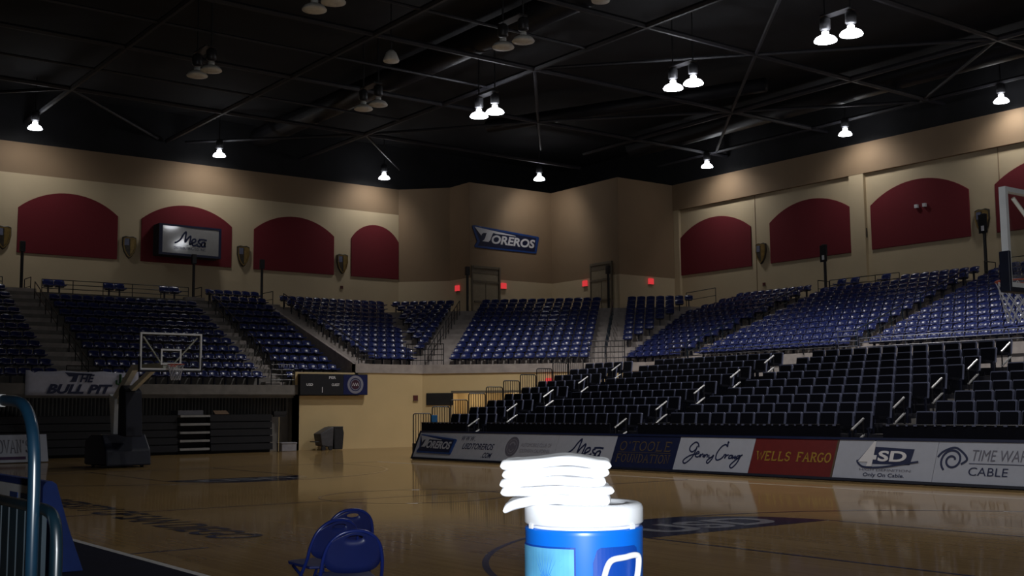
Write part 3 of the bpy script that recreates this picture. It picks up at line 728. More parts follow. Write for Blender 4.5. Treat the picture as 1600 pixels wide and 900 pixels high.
def shield(fr, lab):
    o = empty('shield_emblem', fr.o, lab, 'shield', 'shield emblems on the walls')
    out = [(-.36, .52), (-.18, .58), (0, .55), (.18, .58), (.36, .52), (.37, .1), (.28, -.25), (.12, -.5), (0, -.60), (-.12, -.5), (-.28, -.25), (-.37, .1)]
    MB().prism(fr, out, .02, .14).build('shield_body', M_SHIELD, o, bevel=.03)
    inn = [(a * .82, b * .84) for a, b in out]; MB().ribbon(fr, inn, .05, .14, .17, True).build('rim', M_SHGOLD, o)
    MB().prism(fr, [(.03, .46), (.27, .46), (.25, .05), (.16, -.25), (.03, -.42)], .14, .16).build('gold_field', M_SHGOLD, o)
    MB().prism(fr, [(-.27, .44), (-.03, .44), (-.03, .1), (-.27, .1)], .14, .16).build('grey_field', M_LSHELL, o)
for x, lab in ((9.17, 'bronze shield at the left edge of the photo'), (15.3, 'bronze shield between the leftmost two arched panels'), (21.57, 'bronze shield right of the lit white sign'), (27.7, 'bronze shield beside the narrow arched panel')):
    shield(farw(x, 10.2), lab)
for y, lab in ((36.99, 'bronze shield on the right wall nearest the corner'), (30.45, 'bronze shield on the right wall pilaster'), (23.8, 'bronze shield right of the widest maroon panel, above a pole')):
    shield(rgtw(y, 10.15), lab)

MESA = [[(480,495),(470,480),(500,470),(560,410),(610,310),(655,255),(650,350),(640,460),(680,390),(735,330),(728,420),(715,500)],
        [(715,500),(760,470),(820,430),(815,385),(775,395),(755,450),(780,512),(830,500),(860,470)], [(905,400),(870,415),(880,450),(920,480),(900,515),(850,510)],
        [(880,385),(960,380),(1020,388)], [(985,425),(940,440),(925,490),(950,520),(985,480),(990,430),(985,490),(995,525)]]
def strokes(mb, data, fr, box, x, y, wd, ht, thick, c0, c1, n=5):
    bx0, by0, bx1, by1 = box
    for pl in data: mb.ribbon(fr, [(x + (a - bx0) / (bx1 - bx0) * wd, y + (by1 - b) / (by1 - by0) * ht) for a, b in smooth_path(pl, n)], thick, c0, c1)
# lit box sign
fr = Fr((16.72, 53.05, 9.97), (1, 0, -.006), (0, 0, 1))
o = empty('sign_box', (18.2, 53.5, 10.6), 'framed white glossy sign reading Mesa on a maroon arched panel', 'sign')
MB().fbox(fr, -.18, -.12, -.85, 3.2, 1.5, -.06).build('case', M_BLACK, o)
mb = MB()
for a in ((-.18, -.12, 0, 1.5), (3.06, -.12, 3.2, 1.5), (0, 1.4, 3.06, 1.5), (0, -.12, 3.06, 0)): mb.fbox(fr, a[0], a[1], -.06, a[2], a[3], .02)
mb.build('frame', M_SIGND, o)
M_MFACE = mat('glossy_sign_face', (.40, .40, .40), .06, var=.03, coat=1)
MB().fbox(fr, 0, 0, -.06, 3.06, 1.4, 0).build('face', M_MFACE, o)
mb = MB(); strokes(mb, MESA, fr, (470, 240, 1030, 530), .68, .42, 1.75, .78, .085, .003, .01); text(mb, 'DISTRIBUTING CO. INC.', fr, .62, .22, 1.75, .13, .003, .008); mb.build('lettering', M_LETN, o)
# team sign in the corner
def team_logo(fr, w, h, parent, mo, mi, ml, c=0.0, prefix=''):
    U = lambda pts: [(a * w, b * h) for a, b in pts]
    out = U([(0, 1), (.03, 1.02), (.985, .80), (1.0, .76), (.955, .02), (.93, 0), (.04, .03), (.025, .10), (.065, .32), (-.005, .93)])
    inn = U([(.035, .93), (.95, .72), (.925, .09), (.07, .12), (.105, .33), (.03, .90)])
    sp_ = MB().prism(fr, out, c, c + .05).build('sign_panel', mo, parent, bevel=.01)
    MB().prism(fr, inn, c + .05, c + .06).build('inner_panel', mi, sp_)
    mb = MB()
    mb.prism(fr, U([(.025, .95), (.62, .73), (.64, .70), (.33, .73), (.30, .76), (.285, .70), (.25, .42), (.225, .33), (.135, .34), (.16, .40), (.175, .48), (.20, .72), (.155, .71), (.13, .66), (.12, .58)]), c + .06, c + .075)
    text(mb, 'OREROS', fr, .27 * w, .27 * h, .66 * w, .40 * h, c + .06, c + .075, shear=.22, bold=.035, slope=-.06 * h / w)
    mb.build('lettering', ml, sp_)
fr = Fr((33.95, 49.70, 11.13), (1, 0, 0), (0, 0, 1))
o = empty('team_sign', (36.4, 49.6, 11.1), 'blue and white TOREROS sign on the tan corner wall', 'sign'); team_logo(fr, 4.95, 1.33, o, M_SIGNB, M_SIGND, M_LETW)

# red lit signs, small alarm boxes, vent
def redbox(fr, lab, m=M_EXIT, s=.17, d=.12):
    o = empty('exit_sign' if m is M_EXIT else 'alarm_box', fr.o, lab, 'exit sign' if m is M_EXIT else 'alarm box')
    MB().fbox(fr, -s, -s, 0, s, s, d).build('face', m, o); MB().fbox(fr, -s - .02, -s - .03, 0, s + .02, -s, d).build('base', M_DOORF, o)
redbox(Fr((33.75, 50.9, 8.85), (0, -1, 0), (0, 0, 1)), 'small red lit sign left of the first corner door')
redbox(Fr((36.16, 49.7, 9.02), (1, 0, 0), (0, 0, 1)), 'small red lit sign right of the first corner door')
redbox(Fr((39.9, 46.55, 9.1), (0, -1, 0), (0, 0, 1)), 'small red lit sign left of the second corner door')
redbox(Fr((42.33, 43.6, 9.09), (1, 0, 0), (0, 0, 1)), 'small red lit sign beside the right wall corner')
for q in (2.3, 4.4): lamp('POINT', fc.p(q, 2.25, -.7), 8, .12, (1, .9, .7))   # corridor lamps inside the corner tunnel
redbox(fc.at(6.1, 3.0), 'red lit sign low on the yellow corner wall above the railing', s=.16, d=.2)
M_ALARM = mat('dull_red_box', (.10, .02, .02), .5)
redbox(Fr((24.9, 41.6, 2.3), (1, 0, 0), (0, 0, 1)), 'dull red alarm box on the yellow wall below the stand', M_ALARM, .12, .06)
redbox(farw(27.7, 8.85), 'tiny dark box under the shield beside the narrow panel', M_ALARM, .08, .06)
redbox(rgtw(36.9, 8.45), 'tiny dark box under the shield nearest the corner', M_ALARM, .08, .06)
o = empty('louvre_vent', fc.p(.9, 2.2), 'dark rectangular louvre on the yellow corner wall', 'vent')
MB().fbox(fc, .2, 1.95, 0, 1.5, 2.52, .04).build('frame', M_RAIL, o)
for i in range(7): MB().fbox(fc, .24, 1.99 + i * .073, .04, 1.46, 2.02 + i * .073, .055).build('louvre', M_GRILLE, o)

# poles at the heads of the stairs
def pole(x, y, zt, lab, m, plate=False, z0=ZC):
    o = empty('marker_pole', (x, y, z0), lab, 'pole', 'marker poles at the heads of the stairs')
    MB().tube([(x, y, z0), (x, y, zt - .25)], .075, 8).build('shaft', m, o); MB().box((x - .12, y - .12, z0), (x + .12, y + .12, z0 + .03)).build('foot', m, o)
    MB().box((x - .12, y - .1, zt - .5), (x + .12, y + .1, zt)).build('head', m, o, bevel=.02)
    if plate:
        f = Fr((x - .13, y, zt - .55), (0, -1, 0), (0, 0, 1)); MB().fbox(f, -.2, -.35, -.06, .2, .5, 0).build('sign_box', M_BLACK, o)
        MB().fbox(f, -.07, -.25, 0, .07, -.02, .012).build('white_plate', M_LETW, o)
for x, lab in ((9.65, 'slim dark pole in front of the leftmost maroon panel'), (18.1, 'slim dark pole below the lit white sign'), (21.9, 'slim dark pole above the dividing wall')):
    pole(x, 52.2, 9.85, lab, M_RAIL)
pole(33.1, 49.0, 9.9, 'slim dark pole left of the first corner door', M_RAIL)
pole(39.5, 44.1, 9.9, 'slim dark pole right of the second corner door', M_RAIL)
pole(43.6, 32.1, 10.0, 'dark pole with small white plate in front of the right wall panel', M_RAIL, True)
pole(43.6, 23.25, 10.35, 'dark pole with small white plate nearest the near backboard', M_RAIL, True)

# ------------------------------------------------------------------ ceiling lamps
def head(o, x, y, z, lit, d=.6):
    M1 = M_LAMP if lit else M_LAMPOFF; r = d / 2
    MB().lathe((x, y, z), [(r * .55, .19), (r * .82, .13), (r, .03), (r * .98, 0), (r * .5, -.03), (.01, -.035)], 20).build('diffuser', M1, o, smooth=True)
    MB().lathe((x, y, z), [(.10, .22), (.12, .24), (.12, .33), (.10, .35)], 14).build('glow_collar', M1, o, smooth=True)
    MB().lathe((x, y, z), [(.15, .40), (.19, .44), (.19, .78), (.12, .86)], 16).build('housing', M_HOUS, o, smooth=True)
    MB().tube([(x, y, z + .86), (x, y, 17.6)], .03, 6).build('stem', M_HOUS, o)
def lampset(x, y, z, n, lit, lab, watts, aim=None, cat='ceiling lamp', group='ceiling lamps'):
    o = empty('pendant_lamp', (x, y, z), lab, cat, group)
    offs = [(0, 0)] if n == 1 else [(-.08, .48), (.08, -.48)]
    for dx, dy in offs: head(o, x + dx, y + dy, z, lit, .66 if n == 1 else .80)
    if n == 2: MB().box((x - .2, y - .6, z + .9), (x + .2, y + .6, z + .95)).build('bracket_plate', M_HOUS, o)
    if lit and aim: lamp('SPOT', (x, y, z - .12), watts, .3, (1, .96, .92), 136, .8, (x + aim[0], y + aim[1], z - 3.0))   # wall washer
    elif lit: lamp('SPOT', (x, y, z - .12), watts, .3, (1, .97, .95), 128, .6)
for x, y, lab in ((9.78, 51.26, 'single lit lamp at the left edge of the photo'), (19.24, 51.89, 'single lit lamp above the Mesa sign'), (29.41, 52.10, 'single lit lamp above the narrow maroon panel'),
                  (37.03, 47.23, 'single lit lamp in front of the tan corner wall'), (42.54, 39.08, 'single lit lamp above the right wall panel nearest the corner'), (42.54, 29.76, 'single lit lamp above the right wall pilaster'),
                  (43.07, 21.81, 'single lit lamp at the right edge of the photo')):
    lampset(x, y, 15.1, 1, True, lab, WALL_W, (2, 2) if 30 < x < 38 else (0, 2.8) if y > 45 else (2.4, 0))
for x, y, lab in ((27.94, 19.06, 'nearest lit pair of ceiling lamps, brightest and highest'), (27.9, 26.5, 'middle lit pair of ceiling lamps'), (24.13, 34.6, 'farthest lit pair of ceiling lamps')):
    lampset(x, y, 14.4, 2, True, lab, PAIR_W)
for x, y, lab in ((27.9, 11.6, 'lit pair of ceiling lamps beyond the right edge of the photo'), (27.9, 4.2, 'lit pair of ceiling lamps above the near end of the right stand')): lampset(x, y, 14.4, 2, True, lab, PAIR_W)
for x, y, lab in ((12.0, 16.6, 'lit pair of ceiling lamps over the court beyond the top of the photo'), (12.0, 7.0, 'lit pair of ceiling lamps over the near half of the court')): lampset(x, y, 14.4, 2, True, lab, COURT_W)
for x, y, lab in ((42.96, 13.55, 'single lit wall lamp beyond the right edge'), (42.96, 4.55, 'single lit wall lamp at the near end of the right wall')): lampset(x, y, 15.1, 1, True, lab, WALL_W, (2.4, 0))
for x, y, lab in ((11.8, 35.75, 'unlit pair of grey ceiling lamps above the far hoop'), (12.0, 26.6, 'unlit pair of grey ceiling lamps at the top of the photo'), (19.2, 26.2, 'unlit pair of grey ceiling lamps right of the roof chord crossing'), (19.4, 36.4, 'unlit pair of grey ceiling lamps left of the lit pairs')):
    lampset(x, y, 14.4, 2, False, lab, 0)
for x, y, lab in ((20.3, 22.8, 'unlit round ceiling speaker at the top centre of the photo'), (18.1, 32.6, 'unlit round ceiling speaker between two unlit lamp pairs')):
    o = empty('ceiling_speaker', (x, y, 15.2), lab, 'speaker'); MB().lathe((x, y, 15.2), [(.30, 0), (.32, .05), (.2, .35), (.1, .45)], 18).build('horn', M_LAMPOFF, o, smooth=True); MB().tube([(x, y, 15.6), (x, y, 17.6)], .03, 6).build('stem', M_HOUS, o)

# ------------------------------------------------------------------ advertising boards along the far sideline
BT = V3((.40, 0, .95)).normalized()
SEAM = [29.4, 26.85, 24.3, 21.72, 19.15, 16.68, 14.1, 11.6, 9.05, 6.5]
def board(y0, y1, lab, m, white_side=True):
    fr = Fr((17.05, y0, .03), (0, -1, 0), BT); w = y0 - y1
    o = empty('advertising_board', (17.2, y0, 0), lab, 'advertising board', 'advertising boards along the far sideline')
    MB().fbox(fr, .005, .06, -.05, w - .005, .97, 0).build('panel', m, o)
    MB().fbox(fr, 0, .97, -.06, w, 1.03, .02).build('top_trim', M_SIGND, o); MB().fbox(fr, 0, 0, -.06, w, .06, .02).build('bottom_trim', M_NAVY, o)
    for q in (.25, w - .25): MB().tube([fr.p(q, .9, -.06), (17.75, y0 - q, .02)], .02, 6).build('stand_leg', M_RAIL, o)
    return o, fr, w
o, fr, w = board(SEAM[0], SEAM[1], 'white board with a blue TOREROS logo at the far left end', M_WHITEB)
MB().fbox(fr, -.05, 0, -.08, 0, 1.03, .03).build('end_cap', M_NAVY, o)
team_logo(fr.at(.14, .2), 2.25, .68, o, M_SIGNB, M_SIGND, M_WHITEB, 0)
o, fr, w = board(SEAM[1], SEAM[2], 'white board with the team web address in dark italics', M_WHITEB)
mb = MB(); text(mb, 'W W W .', fr, .1, .70, .78, .17, shear=.3, bold=.01); text(mb, 'USDTOREROS', fr, .28, .41, 1.75, .21, shear=.3, bold=.015); text(mb, '.COM', fr, 1.5, .14, .55, .18, shear=.35, bold=.02); mb.build('lettering', M_LETN, o)
o, fr, w = board(SEAM[2], SEAM[3], 'white board with a round grey seal and two grey lines', M_WHITEB)
mb = MB(); mb.prism(fr, arcpts(.42, .55, .33, 0, 2 * PI, 28)[:-1], .002, .006); mb.build('seal', M_LETG, o)
mb = MB(); mb.ribbon(fr, arcpts(.42, .55, .24, 0, 2 * PI, 28)[:-1], .02, .006, .01, True); mb.ribbon(fr, arcpts(.42, .55, .14, .3, 2.8, 12), .05, .006, .01); mb.ribbon(fr, arcpts(.42, .50, .11, 3.4, 6.0, 12), .04, .006, .01); mb.build('seal_rings', M_LETLG, o)
mb = MB(); text(mb, 'AUTOMOBILE CLUB OF', fr, .85, .56, 1.5, .12); text(mb, 'SOUTHERN CALIFORNIA', fr, .85, .37, 1.5, .12); mb.build('lettering', M_LETLG, o)
o, fr, w = board(SEAM[3], SEAM[4], 'white board with dark script reading Mesa, behind the towels', M_WHITEB)
mb = MB(); strokes(mb, MESA, fr, (470, 240, 1030, 530), .55, .30, 1.6, .58, .055, .003, .008); mb.build('lettering', M_LETN, o)
o, fr, w = board(SEAM[4], SEAM[5], "navy board with dull gold serif letters O'TOOLE FOUNDATION", M_BLUEB)
mb = MB(); serif(mb, "O'TOOLE", fr, .22, .56, 2.0, .25, .03); serif(mb, 'FOUNDATION', fr, .18, .22, 2.08, .22, .026); mb.ribbon(fr, [(.2, .5), (2.25, .5)], .012, .003, .007); mb.build('lettering', M_DGOLD, o)
o, fr, w = board(SEAM[5], SEAM[6], 'white board with a flowing Jenny Craig signature', M_WHITEB)
JC = [[(262,178),(245,140),(215,128),(178,165),(175,205),(205,228),(236,200),(243,165),(238,215),(215,290),(165,345),(138,330),(150,300),(200,262),(250,250)],
      [(250,250),(278,240),(268,222),(248,240),(252,272),(280,275),(300,250)], [(295,245),(297,278),(310,250),(322,250),(326,278)], [(338,248),(338,280),(353,252),(366,254),(368,280)],
      [(380,252),(388,282),(408,278),(426,255),(418,295),(392,335),(375,325),(385,298),(430,262)],
      [(545,128),(535,118),(540,165),(520,145),(485,165),(455,230),(455,285),(475,302),(508,285),(530,252)], [(525,248),(545,246),(540,282),(550,256),(572,246)],
      [(605,250),(582,255),(578,280),(600,276),(610,252),(612,282),(628,262)], [(634,250),(634,282),(648,262)], [(678,250),(655,256),(652,280),(672,276),(684,250),(665,320),(630,372),(608,362),(612,338),(655,285),(700,240)]]
mb = MB(); strokes(mb, JC, fr, (130, 110, 700, 380), .28, .16, 2.0, .72, .038, .003, .008); mb.build('signature', M_LETN, o)
o, fr, w = board(SEAM[6], SEAM[7], 'dark red board with gold serif letters WELLS FARGO', M_RED)
mb = MB(); serif(mb, 'WELLS FARGO', fr, .16, .42, 2.2, .21, .036); mb.build('lettering', M_GOLD, o)
MB().fbox(fr, w - .05, .06, 0, w - .005, .97, .004).build('gold_edge', M_DGOLD, o)
o, fr, w = board(SEAM[7], SEAM[8], 'white board with a blue 4SD emblem and Only On Cable', M_WHITEB)
MB().prism(fr, [(1.0, .42), (1.95, .42), (2.0, .78), (1.0, .82)], .002, .006).build('emblem_panel', M_LETN, o)
mb = MB(); mb.prism(fr, [(.62, .46), (.95, .95), (1.0, .95), (1.0, .62), (1.08, .62), (1.08, .52), (1.0, .52), (1.0, .36), (.86, .36), (.88, .46)], .006, .012); text(mb, 'SD', fr, 1.12, .48, .72, .25, .006, .012, bold=.03); mb.build('emblem_lettering', M_LETW, o)
mb = MB(); mb.ribbon(fr, smooth_path([(.6, .50), (.62, .44), (.8, .34), (1.2, .34), (1.7, .42), (2.15, .50)]), .04, .012, .015); mb.ribbon(fr, [(.62, .48), (.98, .97)], .02, .004, .009); text(mb, 'Only On Cable.', fr, .82, .10, 1.05, .11, bold=.01); mb.build('lettering', M_LETN, o)
mb = MB(); text(mb, 'HIGH DEFINITION', fr, .70, .255, 1.3, .055); mb.build('small_lettering', M_LETG, o)
o, fr, w = board(SEAM[8], SEAM[9], 'white board with an eye spiral and TIME WARNER CABLE', M_WHITEB)
mb = MB(); sp = [(.38 + .29 * (1 - .75 * i / 40) * math.cos(-2.2 - i * .26) * .9, .56 + .27 * (1 - .8 * i / 40) * math.sin(-2.2 - i * .26)) for i in range(40)]
mb.ribbon(fr, sp, .045, .003, .008); mb.ribbon(fr, smooth_path([(.04, .62), (.15, .75), (.4, .84), (.62, .72), (.72, .58), (.60, .48)]), .045, .003, .009); mb.build('spiral', M_LETN, o)
mb = MB(); text(mb, 'TIME WARNER', fr, .82, .56, 1.68, .24, bold=-.005, shear=.1); mb.build('lettering', M_LETG, o)
mb = MB(); text(mb, 'CABLE', fr, .80, .24, .86, .18); mb.ribbon(fr, [(.78, .50), (2.5, .50)], .014, .003, .007); mb.build('dark_lettering', M_LETN, o)

# ------------------------------------------------------------------ far end: board, banner, scoreboard, folded bleachers
o = empty('sponsor_board', (5.5, 37.4, 0), "white leaning board reading DONOVAN'S at the left edge", 'advertising board')
fr = Fr((3.6, 37.2, .03), (1, 0, 0), (0, .35, .94))
MB().fbox(fr, 0, 0, -.05, 3.35, 1.0, 0).build('panel', M_WHITEB, o); MB().prism(Fr((6.95, 37.2, .03), (0, 1, 0), (0, 0, 1)), [(0, 0), (.7, 0), (.36, .94)], 0, .05).build('end_panel', M_WHITEB, o)
mb = MB(); serif(mb, "DONOVAN'S", fr, 1.16, .34, 1.68, .46, .035); mb.build('lettering', M_LETG, o)
mb = MB(); mb.fbox(fr, .9, .10, .002, 2.66, .2, .008); mb.build('purple_bar', mat('purple_print', (.06, .02, .09), .6), o)
o = empty('cloth_banner', (9.4, 41.4, 2.4), 'white cloth banner reading THE BULL PIT hung on the far stand', 'banner')
fr = Fr((7.25, 41.545, 2.4), (1, 0, -.005), (0, 0, 1)); mb = MB(); nx, nz = 28, 4; vs = []; fs = []
for c in (0, 1):
    for j in range(nz + 1):
        for i in range(nx + 1):
            a = i / nx; b = j / nz; sag = -.05 * b * abs(math.sin(a * PI * 3)) - (.08 * b if .04 < a < .10 else 0)
            vs.append(fr.p(a * 4.37, b * .97 + sag, -.012 + .016 * (1 + math.sin(a * 23)) + .012 * c))
ix = lambda i, j, c: c * (nx + 1) * (nz + 1) + j * (nx + 1) + i
for j in range(nz):
    for i in range(nx): fs += [(ix(i, j, 1), ix(i + 1, j, 1), ix(i + 1, j + 1, 1), ix(i, j + 1, 1)), (ix(i, j, 0), ix(i, j + 1, 0), ix(i + 1, j + 1, 0), ix(i + 1, j, 0))]
for i in range(nx): fs += [(ix(i, 0, 0), ix(i + 1, 0, 0), ix(i + 1, 0, 1), ix(i, 0, 1)), (ix(i, nz, 1), ix(i + 1, nz, 1), ix(i + 1, nz, 0), ix(i, nz, 0))]
for j in range(nz): fs += [(ix(0, j, 0), ix(0, j, 1), ix(0, j + 1, 1), ix(0, j + 1, 0)), (ix(nx, j, 1), ix(nx, j, 0), ix(nx, j + 1, 0), ix(nx, j + 1, 1))]
mb.add(vs, fs).build('cloth', mat('banner_cloth', (.55, .56, .68), .8, var=.06), o, smooth=True)
mb = MB(); text(mb, 'HE', fr, 2.03, .52, .58, .31, .04, .045, shear=.3, bold=.04)
mb.prism(fr, [(1.45, .90), (2.55, .86), (2.45, .80), (1.98, .80), (1.90, .53), (1.64, .53), (1.72, .60), (1.78, .74), (1.62, .74)], .036, .045)
text(mb, 'BULL PIT', fr, .78, .06, 2.55, .38, .04, .045, shear=.32, bold=.045); mb.build('lettering', M_LETN, o)
mb = MB(); mb.tube([fr.p(3.62, .3, .045), fr.p(3.63, .86, .045)], .05, 6); mb.tube([fr.p(3.63, .45, .045), fr.p(3.48, .48, .045), fr.p(3.48, .62, .045)], .04, 6); mb.tube([fr.p(3.63, .5, .045), fr.p(3.76, .52, .045), fr.p(3.76, .74, .045)], .04, 6); mb.build('cactus_print', M_GREEN, o)
o = empty('scoreboard', (20.4, 41.4, 2.4), 'dark scoreboard with a round blue emblem on the yellow wall', 'scoreboard')
fr = Fr((18.76, 41.34, 2.43), (1, 0, 0), (0, 0, 1)); MB().fbox(fr, 0, 0, -.25, 3.4, .93, 0).build('case', M_NAVYP, o)
MB().fbox(fr, 2.15, .02, 0, 3.38, .91, .01).build('blue_panel', mat('scoreboard_blue', (.008, .014, .09), .4), o)
mb = MB(); mb.ribbon(fr, arcpts(2.76, .47, .355, 0, 2 * PI, 32)[:-1], .11, .01, .016, True); mb.ribbon(fr, arcpts(2.76, .47, .235, 0, 2 * PI, 32)[:-1], .03, .01, .016, True); mb.build('emblem_rings', M_LETLG, o)
MB().prism(fr, arcpts(2.76, .47, .21, 0, 2 * PI, 24)[:-1], .01, .014).build('emblem_disc', mat('plum_disc', (.05, .01, .03), .5), o)
mb = MB()
for q in (-.11, 0, .11): mb.ribbon(fr, [(2.76 + q - .05, .41), (2.76 + q, .55), (2.76 + q + .05, .41)], .025, .014, .02)
text(mb, 'PER', fr, 1.42, .72, .34, .11, bold=.02); text(mb, 'USD', fr, .30, .40, .32, .11, bold=.02); text(mb, 'GUEST', fr, 1.55, .40, .40, .11, bold=.02); mb.fbox(fr, 1.07, .1, 0, 1.10, .35, .01); mb.build('lettering', M_LETW, o)

for xa, xb, lab in ((-3.0, 12.95, 'dark folded bleachers left of the pale steps at the far end'), (14.35, 17.1, 'dark folded bleachers right of the pale steps at the far end')):
    o = empty('folded_bleachers', ((xa + xb) / 2, 41, 0), lab, 'bleachers', 'folded bleachers under the far stand')
    for i in range(5): MB().box((xa, 40.55 + .03 * i, .12 + .30 * i), (xb, 42.15, .38 + .30 * i)).build('riser_panel', M_NAVYP, o)
    MB().box((xa + .03, 40.75, 0), (xb - .03, 42.1, 1.6)).build('understructure', M_BLACK, o)
o = empty('folded_steps', (13.65, 41, 0), 'pale step treads in the aisle of the folded bleachers', 'steps')
for i in range(5): MB().box((13.02, 40.5, .16 + .335 * i), (14.28, 40.95, .25 + .335 * i)).build('tread', M_ALU if False else mat('pale_tread', (.30, .30, .30), .6), o)
MB().box((13.02, 40.95, 0), (14.28, 42.1, 1.62)).build('core', M_BLACK, o); MB().box((13.02, 40.8, 1.60), (14.1, 41.6, 1.78)).build('top_step', mat('dim_tread', (.12, .12, .14), .6), o)
o = empty('cardboard_piece', (14.9, 41.0, 1.58), 'small brown card lying on the folded bleachers', 'card'); MB().prism(Fr((14.6, 40.8, 1.60), (1, 0, 0), (0, .3, 1)), [(0, 0), (.62, 0), (.5, .16), (-.08, .16)], 0, .05).build('sheet', M_CARD, o)
o = empty('push_broom', (17.35, 40.9, 0), 'broom leaning against the folded bleachers by the yellow wall', 'broom')
MB().tube([(17.25, 40.3, .02), (17.55, 40.9, 1.5)], .018, 8).build('handle', M_BROOM, o); MB().box((17.3, 40.86, 1.48), (17.85, 40.98, 1.56)).build('head', M_BIN, o); MB().box((17.28, 40.84, 1.56), (17.87, 41.0, 1.72)).build('bristles', M_BIN, o)
o = empty('storage_box', (17.95, 40.9, 0), 'pale grey box on the floor beside the yellow wall', 'box')
MB().box((17.6, 40.7, 0), (18.3, 41.2, .36)).build('body', M_BOX, o, bevel=.02); MB().box((17.58, 40.68, .32), (18.32, 41.22, .38)).build('lid', M_BOX, o, bevel=.02)
# cart and bin against the yellow wall
o = empty('tilt_cart', (19.6, 40.9, 0), 'dark grey tilt cart with a handle against the yellow wall', 'cart')
MB().prism(Fr((0, 41.15, 0), (1, 0, 0), (0, 0, 1)), [(19.42, .2), (19.95, .12), (20.0, 1.02), (19.85, 1.0), (19.32, .72)], 0, .65).build('hopper', M_BING, o, bevel=.04)
MB().tube([(19.4, 40.6, .38), (19.1, 40.6, .38), (19.1, 41.0, .38), (19.4, 41.0, .38)], .025, 6).build('handle', M_BIN, o)
for x in (19.5, 19.85): MB().tube([(x, 40.5, .1), (x, 40.6, .1)], .1, 12).build('wheel', M_BIN, o)
o = empty('rubbish_bin', (20.3, 40.9, 0), 'black upright rubbish bin against the yellow wall', 'bin')
MB().prism(Fr((0, 41.2, 0), (1, 0, 0), (0, 0, 1)), [(20.08, .02), (20.5, .02), (20.56, .75), (20.5, 1.0), (20.28, 1.02), (20.05, .95)], 0, .6).build('body', M_BIN, o, bevel=.04); MB().box((20.04, 40.58, .95), (20.5, 41.22, 1.03)).build('lid', M_BIN, o, bevel=.02)
# scraps by the tunnel
o = tag(MB().box((22.3, 30.72, 2.72), (22.45, 30.9, 2.73)).build('spare_slip', M_YEL), 'x', 'x') if False else None
for q, zz, lab in ((2.9, 1.55, 'narrow yellow notice inside the corner tunnel'), (3.9, 1.75, 'wide yellow notice inside the corner tunnel')):
    o = empty('yellow_notice', fc.p(q, zz, -1.5), lab, 'notice'); MB().fbox(fc.at(q, zz, -1.5), -.14 if 'narrow' in lab else -.3, -.3, .001, .14 if 'narrow' in lab else .3, .3, .012).build('sheet', M_YEL, o)
o = empty('blue_cloth', (18.85, 30.74, 1.3), 'small bright blue cloth hung on the lowest end guards', 'cloth'); MB().box((18.72, 30.70, 1.25), (18.98, 30.75, 1.52)).build('sheet', M_CYAN, o, bevel=.02)

